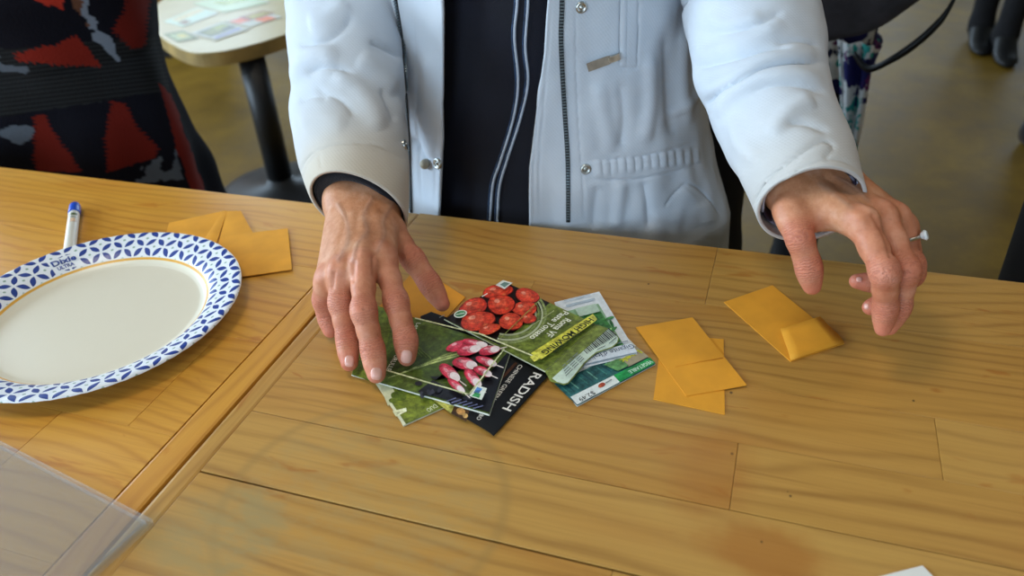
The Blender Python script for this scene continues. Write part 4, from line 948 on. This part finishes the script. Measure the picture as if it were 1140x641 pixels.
# inside of the cuffs
def inner(Q, nrm, f0, f1, n0, mat, name, depth=55, wav=0):
    rows = []; R0 = Q[:, 3]
    for i, f in [(depth, .80), (depth // 2, f0 - .03), (n0 + 4, f0), (n0 + 1, f0 - .02), (n0, (f0 + f1) / 2), (n0 + 2, f1), (n0 + 10, f1 - .03), (depth, f1 - .1)]:
        rows.append(rings(Q[i:i + 2, :3], [(R0[i] * f, R0[i] * f)] * 2, 96, nrm=[nrm[i], nrm[i]], up=(.05, .3, 1))[0])
    rows = resample(np.array(rows).reshape(len(rows), -1), 40).reshape(40, 96, 3)
    return MB().grid(rows, mat, closed=True).build(name)
knit = inner(QL, nL, .93, .70, 1, M['knit'], 'ribbed_cuff'); lin = inner(QR, nR, .94, .84, 5, M['lining'], 'plaid_lining')
jb = bvh_of(jacket)
def zipper(pts, n=130):
    G, C_ = ribbon(jb, pts, .0046, None, .0010, n); tape = MB().grid(G, M['zip']); k = 0
    P = np.array([c[0] for c in C_]); NN = [c[1] for c in C_]; s_ = np.concatenate([[0], np.cumsum(np.linalg.norm(np.diff(P, axis=0), axis=1))]); u = 0
    while u < s_[-1] - .003:
        p = np.array([np.interp(u, s_, P[:, i]) for i in range(3)]); i = min(np.searchsorted(s_, u), len(P) - 2); t = P[i + 1] - P[i - 1 if i else 0]; t /= np.linalg.norm(t); nn = NN[i]; b = np.cross(t, nn); b /= np.linalg.norm(b)
        V = [p + b * (sx * .0019) + t * (sy * .00062) + nn * (.0005 + sz * .0010) for sx in (-1, 1) for sy in (-1, 1) for sz in (0, 1)]
        tape.add(V, [(0, 1, 3, 2), (4, 6, 7, 5), (0, 4, 5, 1), (2, 3, 7, 6), (1, 5, 7, 3)], M['zipteeth']); u += .0030
    return tape.build('zipper')
zz = [zipper([(626, -35), (625.5, 10), (624.5, 40), (626, 80), (629, 130), (632, 180), (632.5, 247)]), zipper([(437, -35), (441, 0), (447, 40), (451, 90), (455, 150), (458, 236)])]
def lathe_at(p, nn, prof, m, n=28):
    nn = nn / np.linalg.norm(nn); a = np.cross(nn, [0, 0, 1.]); a /= np.linalg.norm(a); b = np.cross(nn, a); th = np.arange(n) * 2 * PI / n
    return np.array([[p + nn * z + (a * math.cos(t) + b * math.sin(t)) * r for t in th] for r, z in prof])
snaps = []
for x, y, s_ in ((647, 8, 1), (652, 188, 1), (487.5, 182, 1.15), (450, 161, .9)):
    p, nn = cast(jb, x, y)
    if p is None: continue
    g = lathe_at(p, nn, [(.0056 * s_, -.001), (.0056 * s_, .0012), (.005 * s_, .0022), (.0036 * s_, .0024), (.0030 * s_, .0012), (.0018 * s_, .0010), (.0014 * s_, .0026), (.0001, .003)], None)
    snaps.append(MB().grid(g, M['metal'], closed=True).build('snap'))
p, nn = cast(jb, 474, 182); g = lathe_at(p, nn * .6 + np.array([.5, -.3, 0]), [(.0052, -.004), (.0056, .002), (.0054, .007), (.004, .0095), (.0001, .010)], None); stop = MB().grid(g, plain('cord_stopper', 'a39b88', .5, .1), closed=True).build('cord_stopper')
# pocket zip pull
pa_, na = cast(jb, 686, 62, .003); pb_, nb = cast(jb, 652, 74, .004); d = (pb_ - pa_); L_ = np.linalg.norm(d); d /= L_; sd = np.cross(d, na); pl = MB(); W2 = .0042
G = np.array([[pa_ + d * (L_ * t) + sd * (W2 * k * (.55 if t < .15 else 1)) + na * (.0006 + .0009 * e) for k, e in ((-1, 0), (-1, 1), (1, 1), (1, 0))] for t in (.1, .14, .3, .6, .93, .97)]); pl.grid(G, M['pull'], closed=True, cap=True, smooth=False); pull = pl.build('zip_pull')
sld = MB(); 
for t0, t1, w_ in ((-.002, .0075, .0030), (.004, .009, .0020)): sld.grid(np.array([[pa_ + d * t + sd * (w_ * k) + na * (-.001 + .004 * e) for k, e in ((-1, 0), (-1, 1), (1, 1), (1, 0))] for t in (t0, t1)]), M['metal'], closed=True, cap=True, smooth=False)
slider = sld.build('zip_slider')
# trousers and shoes, below the table edge
tr = SDF((-.50, .68, .06), (0, 1.08, 1.0), .01)
for dx in (-.09, .09): tr.chain([hip + [dx * .55, 0, .05], hip + [dx * .7, 0, 0], [CXP + dx * 1.1, CYP - .005, .47], [CXP + dx * 1.1, CYP + .02, .10]], [.080, .088, .075, .062], .03)
v_, f_ = tr.mesh(); trous = mesh_obj('trousers', v_, f_, [M['trouser']])
def shoe(cx_, cy_, rz, mat, L_=.26, z=0):
    c, s = math.cos(rz), math.sin(rz); G = []
    for t, w_, h_ in ((0, .012, .03), (.04, .032, .09), (.15, .042, .125), (.35, .043, .13), (.5, .044, .105), (.7, .046, .05), (.88, .042, .038), (.97, .028, .028), (1, .008, .014)):
        r = []
        for k in range(16):
            q = 2 * PI * k / 16; x = (t - .3) * L_; y = w_ * math.cos(q); zz_ = max(0, h_ / 2 + h_ / 2 * math.sin(q) * 1.0); r.append((cx_ + x * c - y * s, cy_ + x * s + y * c, z + .002 + zz_))
        G.append(r)
    return MB().grid(np.array(G), mat, closed=True, cap=True).build('shoe')
shs = [shoe(CXP + dx * 1.1, CYP + .02, -PI / 2, M['black']) for dx in (-.09, .09)]
hr = SDF((-.42, .70, 1.36), (-.08, 1.0, 1.68), .009); hr.cone(hd + [0, .035, .045], hd + [0, .045, -.04], .092, .080, .03); hr.cone(hd + [-.06, .0, .03], hd + [-.07, .03, -.08], .035, .03, .02); hr.cone(hd + [.06, .0, .03], hd + [.07, .03, -.08], .035, .03, .02); hr.cone(hd + [-.03, -.05, .085], hd + [.04, -.05, .08], .03, .03, .02)
v_, f_ = hr.mesh(); hair = mesh_obj('hair', v_, f_, [M['hair']])
adopt(me_, body, jacket, shirt, trous, hair, ringo, *shs)
for par, obs in ((body, nails), (jacket, zz + snaps + [stop, pull, slider, lin]), (shirt, pm_ + [knit]), (ringo, [gemo])):
    adopt(me_, *obs)
    for o in obs: o.parent = par
# ---------------------------------------------------------------- people behind, as complete standing figures
def figure(label, x, y, rz, cloth_top, cloth_leg, shoe_m, hgt=1.65, coat=None, legs=None, leg_r=(.095, .072, .055), hair='hair', top_len=.84, wide=1.0, group=None, boots=0, arms=None, top_r=.118, torso_r=.10):
    root = empty('person', (x, y, 0), rz); tag(root, label, 'person', group); k = hgt / 1.65
    S = SDF((-.40, -.30, .01), (.40, .30, hgt + .02), .012)
    legs = legs or [(-.085, 0, -.085, 0), (.085, 0, .085, 0)]
    LG = [[np.array([lx, ly, .84 * k]), np.array([(lx + ax_) / 2, (ly + ay) / 2 - .01, .46 * k]), np.array([ax_, ay + .01, .09])] for lx, ly, ax_, ay in legs]
    S.cone([-.06 * wide, 0, .90 * k], [.06 * wide, 0, .90 * k], torso_r, torso_r, .04); S.cone([-.05 * wide, 0, 1.0 * k], [-.08 * wide, 0, 1.24 * k], torso_r, torso_r, .05); S.cone([.05 * wide, 0, 1.0 * k], [.08 * wide, 0, 1.24 * k], torso_r, torso_r, .05)
    S.cone([-.15 * wide, 0, 1.32 * k], [.15 * wide, 0, 1.32 * k], .055, .055, .04); S.cone([0, 0, 1.34 * k], [0, -.01, 1.46 * k], .052, .048, .03)
    S.cone([0, .01, 1.56 * k], [0, -.02, 1.49 * k], .085, .068, .03); S.cone([0, -.085, 1.53 * k], [0, -.105, 1.505 * k], .012, .014, .012); S.cone([-.016, -.085, 1.465 * k], [.016, -.085, 1.465 * k], .009, .009, .008)
    AR = []
    for s in (-1, 1):
        S.cone([s * .082, 0, 1.54 * k], [s * .084, 0, 1.51 * k], .013, .011, .01); S.cone([s * .03, -.078, 1.54 * k], [s * .034, -.078, 1.54 * k], .014, .014, .01)
        a = [np.array([s * .185 * wide, 0, 1.30 * k]), np.array([s * .22 * wide, .05, 1.05 * k]), np.array([s * .17 * wide, -.10, .90 * k])] if not arms else [np.array([s * p_[0], p_[1], p_[2]]) for p_ in arms]; AR.append(a); S.chain(a + [a[-1] + [-s * .02, -.02, -.05]], [.05, .04, .028, .03], .02)
    for L_ in LG: S.chain(L_ + [L_[-1] + [0, -.07, -.05]], [min(.09, leg_r[0] * .85), min(.058, leg_r[1] * .85), .034, .022], .03)
    v, f = S.mesh(); mesh_obj('body', v, f, [M['skin']], root); 
    S = SDF((-.42, -.32, .035), (.42, .32, 1.05 * k), .012); LG = [[l_[0], l_[1], l_[2], l_[2] + [0, -.008, -.022]] for l_ in LG]
    for L_ in LG: S.chain([L_[0] + [0, 0, .08]] + L_, [leg_r[0], leg_r[0], leg_r[1], leg_r[2], leg_r[2]], .03)
    v, f = S.mesh(); mesh_obj('trousers', v, f, [cloth_leg], root)
    S = SDF((-.42, -.32, top_len - .2), (.42, .32, 1.45 * k), .012)
    S.cone([-.06 * wide, 0, top_len], [-.085 * wide, 0, 1.25 * k], top_r, top_r, .05); S.cone([.06 * wide, 0, top_len], [.085 * wide, 0, 1.25 * k], top_r, top_r, .05); S.cone([-.15 * wide, 0, 1.32 * k], [.15 * wide, 0, 1.32 * k], .068, .068, .05)
    for a in AR: S.chain(a, [.065, .056, .046], .03)
    v, f = S.mesh(); top = mesh_obj('top', v, f, [cloth_top], root)
    S = SDF((-.14, -.14, 1.35 * k), (.14, .16, hgt + .05), .01); S.cone([0, .035, 1.57 * k], [0, .05, 1.48 * k], .092, .08, .03); v, f = S.mesh(); mesh_obj('hair', v, f, [M['hair']], root)
    for L_ in LG:
        s = shoe(L_[-1][0], L_[-1][1] + .02, -PI / 2, shoe_m); s.parent = root
        if boots: MB().tube([L_[-1] + [0, 0, -.04], L_[-1] + [0, -.0, .06], L_[-1] + [0, 0, boots]], [.05, .052, .064], shoe_m, 16).build('boot_shaft', root)
    return root, top
# patterned coat at the left
def coat_person():
    x, y = -1.17, .96
    root, top = figure('person in a black coat with jagged red bands, behind the left table', x, y, 0.0, M['blackcloth'], M['blackcloth'], M['black'], 1.64, wide=.8, arms=[(.13, 0, 1.28), (.16, .03, 1.10), (.12, .02, .98)], top_r=.085, torso_r=.065, legs=[(-.05, 0, -.07, 0), (.05, 0, .07, 0)], leg_r=(.075, .06, .05))
    bp = [(229, 215), (212, 180), (196, 140), (184, 108), (172, 76), (165, 60), (163, 30), (161, 0), (158, -30)]
    pr = sorted([(ony(a, b, y)[2], ony(a, b, y)[0] - x) for a, b in bp]); z0, a0 = pr[0]; sl = (pr[0][1] - pr[2][1]) / (pr[2][0] - pr[0][0])
    zs = np.concatenate([np.linspace(.32, z0, 60), np.linspace(z0 + .002, 1.12, 260), np.linspace(1.125, 1.42, 40)])
    az = lambda z: np.interp(z, [p[0] for p in pr] + [1.15, 1.30, 1.38, 1.43], [p[1] for p in pr] + [.24, .22, .14, .07]) - .024 if z >= z0 else -.024 + a0 + (z0 - z) * min(sl, .35)
    ph = np.arange(420) * 2 * PI / 420
    G = np.array([[(x + az(z) * math.sin(q), y - az(z) * .70 * math.cos(q) * (1 if z < 1.3 else .8), z) for q in ph] for z in zs])
    fold = np.sin(ph * 9)[None] * np.clip((.95 - zs) / .5, 0, 1)[:, None] * .012; N = normals_grid(G, True); sg = 1 if ((N * (G - G.mean(1, keepdims=True))).sum(2)).mean() > 0 else -1
    belt = np.exp(-((zs - .925) / .03) ** 2)[:, None] * .006
    G = G + N * sg * (fold + vnoise(G, 12) * .02 + belt)[..., None]
    a = Mat('patterned_wool', '0a0a10', .95, .15); a.L(a.attr('weave').outputs[0], a.b.inputs['Base Color']); a.bump(a.noise(a.coord(), 300, 3), .6, .002)
    o = MB().grid(G, a.m, closed=True, flip=sg < 0).build('coat'); V = G.reshape(-1, 3); u = (V[:, 0] - x); w = V[:, 2]
    fringe = lambda v, f_=80: .012 * np.abs(((v * f_) % 1) * 2 - 1)
    C = np.tile(np.array(srgb('0b0b14')[:3]), (len(V), 1)); red = np.array(srgb('6d1c12')[:3]); red2 = np.array(srgb('4d1210')[:3]); grey = np.array(srgb('727a86')[:3]); char = np.array(srgb('1b1c1d')[:3]); brown = np.array(srgb('5c3c2c')[:3])
    q = proj(V); X_, Y_ = q[:, 0], q[:, 1]
    n_ = vnoise(V, 70); jx = X_ + 5.5 * (np.abs((Y_ * .22 % 1) * 2 - 1) - .5) + n_ * 4; jy = Y_ + 4 * (np.abs((X_ * .25 % 1) * 2 - 1) - .5) + n_ * 3; front = (V[:, 1] < y + .10)
    def inside(P, a, b):
        r = np.zeros(len(a), bool)
        for (x0, y0), (x1, y1) in zip(P, P[1:] + P[:1]):
            c_ = ((y0 > b) != (y1 > b)) & (a < (x1 - x0) * (b - y0) / ((y1 - y0) or 1e-9) + x0); r ^= c_
        return r & front
    # the woven figures of the cloth
    C[inside([(-60, 60), (180, 40), (190, 100), (-60, 140)], X_, Y_ + n_ * 4)] = char; bm_ = inside([(-60, 60), (180, 40), (190, 100), (-60, 140)], X_, Y_ + n_ * 4); C[bm_] = char * (1.0 + .6 * np.sin((Y_[bm_] + X_[bm_] * .12) * 1.3))[:, None]
    C[inside([(14, 60), (60, 50), (85, 40), (99, 55), (112, 74), (60, 72), (25, 70)], X_ + n_ * 6, jy)] = red * 1.15
    C[inside([(33, -20), (72, -20), (70, 10), (50, 4), (38, 3)], X_, jy)] = red * 2.0
    C[inside([(146, -30), (170, -30), (162, 50), (148, 56), (126, 35), (138, 12)], jx, jy)] = red * .8
    C[inside([(38, 128), (50, 128), (62, 150), (92, 192), (40, 190), (36, 150)], jx, Y_)] = red * .75
    C[inside([(124, 112), (140, 115), (152, 140), (176, 165), (172, 176), (120, 192), (118, 150)], jx, Y_)] = red * .75
    C[inside([(176, 92), (190, 104), (235, 230), (214, 215), (196, 160)], X_ + n_ * 4, Y_)] = red * .9
    for ox_, oy_ in ((-125, 5), (15, -125), (-115, -120), (130, -10)):
        for sh_, k_ in (([(14, 60), (60, 50), (85, 40), (99, 55), (112, 74), (60, 72), (25, 70)], 1.15), ([(124, 112), (140, 115), (152, 140), (176, 165), (172, 176), (120, 192), (118, 150)], .75)):
            m_ = inside([(a_ + ox_, b_ + oy_) for a_, b_ in sh_], jx, jy) & ((X_ < -12) | (Y_ < -30)); C[m_] = red * k_
    for P, w_, c_ in (([(86, -10), (94, 16), (112, 40), (132, 66)], 6, grey), ([(78, -10), (86, 10), (97, 27)], 4, brown), ([(0, 62), (-20, 70), (28, 76)], 3, grey * .5)):
        for a_, b_ in zip(P, P[1:]): d_, _ = seg_d(q, np.array(a_, float), np.array(b_, float)); C[(d_ + n_ * 14 < w_) & front] = c_
    C[(((X_ - 18) / 17) ** 2 + ((Y_ - 148) / 11) ** 2 + n_ * 1.5 < 1) & front] = grey * .5
    C[inside([(150, 205), (158, 184), (196, 166), (204, 200)], X_, Y_) & (n_ > .05)] = grey * .5
    cattr(o, 'weave', np.clip(C, 0, 1)); adopt(root, o)
coat_person()
# second figure hidden by the first: a black trouser leg shows between torso and sleeve
def at(px, py, y): return ony(px, py, y)
p = at(770, 190, 1.20); figure('person in black trousers close behind, between pale torso and sleeve', p[0] - .085, 1.20, 2.6, M['blackcloth'], M['blackcloth'], M['black'], 1.66, leg_r=(.10, .088, .08), legs=[(-.085, 0, -.10, 0), (.085, 0, .085, 0)])
# floral dress figure
def floral():
    a = Mat('floral_print', 'c9c9c4', .8, .2); c = a.coord()
    def blob(sc, off, lo, hi):
        v = a.n('ShaderNodeTexVoronoi'); v.inputs['Scale'].default_value = sc; m_ = a.mapping(c, (1, 1, 1), off); nn = a.noise(m_, sc * 2.6, 3, .6, 0, True)
        mx = a.n('ShaderNodeVectorMath', operation='MULTIPLY_ADD'); a.L(nn, mx.inputs[0]); mx.inputs[1].default_value = (.05,) * 3; a.L(m_, mx.inputs[2]); a.L(mx.outputs[0], v.inputs['Vector']); return X(a.nt, v.outputs['Distance']).step(hi, lo)
    k = a.mix(blob(24, (3, 1, 2), .34, .40), 'c4c6c6', '2c8c86'); k = a.mix(blob(15, (1, 2, 5), .42, .47), k, '1b1c50'); k = a.mix(blob(20, (7, 2, 1), .24, .30), k, '5a1f58'); k = a.mix(blob(26, (2, 9, 4), .2, .26), k, '0e1030'); a.col(k); return a.m
M['floral'] = floral()
def woman():
    q = at(890, 110, 1.66); x, y = q[0], 1.66
    root, top = figure('person in white dress with navy and purple flowers, behind the right sleeve', x, y, -.2, M['floral'], M['blackcloth'], M['black'], 1.62, legs=[(.02, .06, .01, .12), (.055, 0, .035, .0)], leg_r=(.075, .052, .042), arms=[(.17, 0, 1.26), (.17, .02, 1.04), (.10, -.10, 1.08)])
    zt = at(925, 104, y - .12)[2]; zs = np.linspace(zt, 1.02, 60); ph = np.arange(120) * 2 * PI / 120; z0_ = at(960, 55, y)[2]
    wd = lambda z: np.interp(z, [zt, zt + .05, z0_, 1.02], [.105, .135, at(972, 55, y)[0] - x, .14])
    G = np.array([[(x + wd(z) * math.sin(t) * (1 + .04 * math.sin(t * 7)), y - .12 * math.cos(t) * (1 + .06 * math.sin(t * 7)), z + .02 * math.sin(t * 3 + 1)) for t in ph] for z in zs])
    o = MB().grid(G, M['floral'], closed=True).build('skirt'); adopt(root, o)
    # hanging end of a floral shawl
    P0, P1, P2 = at(972, 45, y - .14), at(970, 120, y - .14), at(958, 190, y - .14); n = 24; G = []
    for i in range(n):
        t = i / (n - 1); c_ = (P0 * (1 - t) ** 2 + 2 * P1 * t * (1 - t) + P2 * t * t); w_ = .020 * (1 - t) + .010; G.append([c_ + [w_ * s_, .012 * math.sin(s_ * 6), 0] for s_ in np.linspace(-1, 1, 9)])
    sh = MB().grid(np.array(G), M['floral']).build('shawl_end', solid=.004); adopt(root, sh)
    # bag on the hip
    c = at(948, -22, y - .24); br = empty('shoulder_bag', (c[0], c[1], c[2] - .16)); tag(br, 'dark grey shoulder bag with a black strap hanging in front of the floral dress', 'bag')
    G = []
    for i in range(28):
        t = i / 27; z = c[2] - .085 + t * .30; w_ = .125 * (1 - .06 * t) * min(1, .62 + 2.2 * t) ; G.append([(c[0] + w_ * math.copysign(abs(math.cos(q_)) ** .6, math.cos(q_)), c[1] + .045 * math.copysign(abs(math.sin(q_)) ** .7, math.sin(q_)) * min(1, .5 + 3 * t), z + .035 * (1 - t) * math.cos(q_)) for q_ in np.arange(48) * 2 * PI / 48])
    b = MB().grid(np.array(G), plain('grey_canvas', '48454a', .9, .2, 20, .3), closed=True, cap=True).build('bag_body')
    fb = MB(); fb.grid(np.array([[np.array(p_) + [0, -.004, 0] for p_ in [G[i][j] for j in range(26, 47)]] for i in range(12, 28)]), plain('black_leather', '0d0c0e', .5, .2)); f_ = fb.build('bag_flap', solid=.003)
    pts = [at(1066, -8, y - .24), at(1050, 20, y - .24), at(1022, 47, y - .24), at(995, 65, y - .24), at(966, 77, y - .22), at(950, 60, y - .20)]
    P = resample(pts, 30); G = [[p_ + [0, 0, .009 * (1.3 - .8 * i / 29) * k] for k in (-1, 1)] for i, p_ in enumerate(P)]
    st_ = MB().grid(np.array(G), M['black']).build('strap', solid=.004); adopt(br, b, f_, st_)
woman()
# distant walkers
q1 = onz(1091, 50, 0); q2 = onz(1109, 62, 0); mx_, my_ = (q1[0] + q2[0]) / 2, (q1[1] + q2[1]) / 2
figure('distant person in black trousers and dark shoes, standing far back at the upper right', mx_, my_, 0, M['blackcloth'], M['blackcloth'], M['black'], 1.7, legs=[(-.05, .04, q1[0] - mx_ - .015, q1[1] - my_), (.09, -.02, q2[0] - mx_ + .015, q2[1] - my_)], leg_r=(.075, .055, .045))
q1 = onz(1146, 170, 0); figure('person in dark boots at the right edge of the picture', q1[0] + .12, q1[1] + .02, .3, M['blackcloth'], M['blackcloth'], plain('brown_boot', '2a211b', .6), 1.7, legs=[(-.09, 0, -.10, 0), (.09, 0, .09, .1)], boots=.15)
q1 = onz(203, 143, 0)

# ---------------------------------------------------------------- small table behind with flyers
def back_table():
    z = .50; c = onz(300, 20, z); fl = [(-1.0, 0)]
    m = Mat('pale_laminate', 'd8c89c', .4, .5); n = m.noise(m.coord(), 12, 3); m.col(m.mix(n.step(.3, .7) * .5, 'b3a176', 'bdae84')); ed = plain('edge_band', '8f7644', .6, .15, 10)
    # outline from its visible edge: left rounded corner, near side, then the unseen rest
    near = [(333, 32), (300, 44), (262, 54), (238, 58), (214, 58), (193, 50), (176, 38), (167, 24), (168, 12), (178, 2), (192, -8)]
    near = [tuple(p_) for p_ in resample(near, 40)]; P = [onz(a, b, z)[:2] for a, b in near]; u = P[0] - P[5]; u /= np.linalg.norm(u); w_ = P[-1] - P[-5]; w_ /= np.linalg.norm(w_)
    P = [P[0] + u * .35] + P + [P[-1] + w_ * .25, P[-1] + w_ * .25 + u * .85]
    A = sum(P[i][0] * P[(i + 1) % len(P)][1] - P[(i + 1) % len(P)][0] * P[i][1] for i in range(len(P)))
    if A < 0: P = P[::-1]
    cen = sum(P) / len(P); q = onz(303, 214, 0); base = np.array([q[0], q[1]])
    root = empty('pedestal_table', (base[0], base[1], 0)); tag(root, 'small low table with a pale rounded top and black pedestal, behind the left table', 'table')
    a = MB().prism(P, z - .004, z, m.m).build('tabletop', bevel=.002); b = MB().prism([p + (cen - p) * .004 for p in P], z - .042, z - .0042, ed).build('edge_band')
    pc = np.array([base[0] + .03, base[1] + .02]); po = MB().tube([(pc[0], pc[1], .02), (pc[0], pc[1], z - .042)], .040, M['black'], 20).build('pole')
    g = [[(pc[0] + r * math.cos(t), pc[1] + r * math.sin(t), h_) for t in np.arange(32) * 2 * PI / 32] for r, h_ in ((.20, .0), (.20, .012), (.17, .02), (.05, .032), (.04, .05))]
    ba = MB().grid(np.array(g), M['black'], closed=True, cap=True).build('base'); adopt(root, a, b, po, ba)
    def flyer(label, c4, bands, zz):
        Q = [onz(x, y, zz) for x, y in c4]; ce = sum(Q) / 4; r = empty('flyer', (ce[0], ce[1], zz - .001)); tag(r, label, 'flyer', 'flyers on the small table')
        s = sum(Q[i][0] * Q[(i + 1) % 4][1] - Q[(i + 1) % 4][0] * Q[i][1] for i in range(4)); QQ = Q if s > 0 else Q[::-1]
        sh_ = MB().prism([p[:2] for p in QQ], zz - .001, zz, flat('c4c2b8', .5)).build('sheet'); mb = MB()
        B2 = lambda s_, t_: Q[0] + (Q[1] - Q[0]) * s_ + (Q[3] - Q[0]) * t_
        for k, (s0, s1, t0, t1, c) in enumerate(bands):
            V = [B2(s0, t0), B2(s1, t0), B2(s1, t1), B2(s0, t1)]; V = V if s > 0 else V[::-1]; mb.add([v + [0, 0, .0003 + .0001 * k] for v in V], [(0, 1, 2, 3)], flat(c, .4))
        pr_ = mb.build('print'); adopt(r, sh_, pr_)
    z += .0012
    flyer('green bordered flyer at the near left edge of the small table', [(181, 38), (204, 34), (222, 42), (198, 47)], [(0, 1, 0, 1, '6a6b34'), (.15, .85, .2, .8, '9aa06a'), (.4, .8, .3, .7, 'b0a050')], z)
    flyer('white flyer with a dark green photo, middle of the small table', [(212, 37), (247, 24), (278, 32), (240, 45)], [(.1, .92, .12, .7, '4e4d38'), (.15, .6, .2, .6, '77722c'), (.5, .9, .15, .45, '8a8a3a'), (.1, .9, .82, .9, '6a68b0')], z + .0012)
    flyer('flyer with orange lettering and a yellow photo, right side of the small table', [(250, 24), (292, 12), (314, 19), (278, 30)], [(.05, .35, .1, .5, 'd05a28'), (.35, 1, 0, .5, '7e2f22'), (.45, .95, .08, .45, '9a8a2e'), (.4, .75, .55, .95, 'dd6a30')], z + .0006)
    flyer('pale blue faded flyer at the back left of the small table', [(182, 24), (220, 8), (244, 15), (204, 30)], [(0, 1, 0, 1, 'b8c4b0'), (.15, .95, .1, .5, 'c4b48c'), (.1, .3, .55, .9, '8a6a4c')], z)
    flyer('long pale green flyer at the far side of the small table', [(214, 4), (262, -6), (300, 2), (250, 14)], [(0, 1, 0, 1, 'b4bd98'), (.3, .9, .2, .6, '9aa05c')], z + .0003)
back_table()
def cabinet():
    q = onz(178, 66, 0); x1, y0 = onz(203, 60, 0)[0], q[1]; x0 = x1 - .9; r = empty('wooden_cabinet', ((x0 + x1) / 2, y0 + .25, 0)); tag(r, 'orange-brown wooden cabinet on a black plinth, far behind the small table', 'cabinet')
    def wb(name, a, b, al='x', sd=.3, bev=.003):
        mb = MB(); gr = []; board(mb, a, b, M['woodC'], gr, al, sd, bev); o = mb.build(name); t = o.data.attributes.new('grain', 'FLOAT_VECTOR', 'POINT'); t.data.foreach_set('vector', np.array(gr, np.float32).ravel()); return o
    b = wb('carcass', (x0, y0, .08), (x1, y0 + .5, .84)); t = wb('top', (x0 - .02, y0 - .02, .84), (x1 + .02, y0 + .52, .87), sd=.9); pl_ = MB().box((x0 + .02, y0 + .03, 0), (x1 - .02, y0 + .48, .08), M['black']).build('plinth'); ds = []; hs = []
    for i in range(2):
        a0 = x0 + .02 + i * .43; d_ = wb('door', (a0, y0 - .02, .10), (a0 + .42, y0, .82), 'y', .5 + i); h_ = MB().tube([(a0 + (.38 if i == 0 else .04), y0 - .02, .45), (a0 + (.38 if i == 0 else .04), y0 - .045, .45)], [.008, .014], M['metal'], 12).build('knob'); ds.append(d_); hs.append(h_)
    adopt(r, b, t, pl_, *ds, *hs)
    for d_, h_ in zip(ds, hs): h_.parent = d_
cabinet()
# somebody in black at the far side of the right table
c = ony(1117, 300, .86); figure('person in black standing at the far side of the table, at the right edge', c[0] + .19, .93, 0, M['blackcloth'], M['blackcloth'], M['black'], 1.68, legs=[(-.08, 0, -.09, 0), (.08, 0, .09, 0)], leg_r=(.09, .085, .07), arms=[(.12, 0, 1.30), (.10, .05, 1.08), (.07, .07, .96)], top_r=.085)
# ---------------------------------------------------------------- view
SC.view_settings.view_transform = 'Standard'; SC.view_settings.look = 'None'; SC.view_settings.gamma = 1; SC.view_settings.exposure = EXPO; SC.view_settings.use_curve_mapping = False
SC.cycles.max_bounces = 8
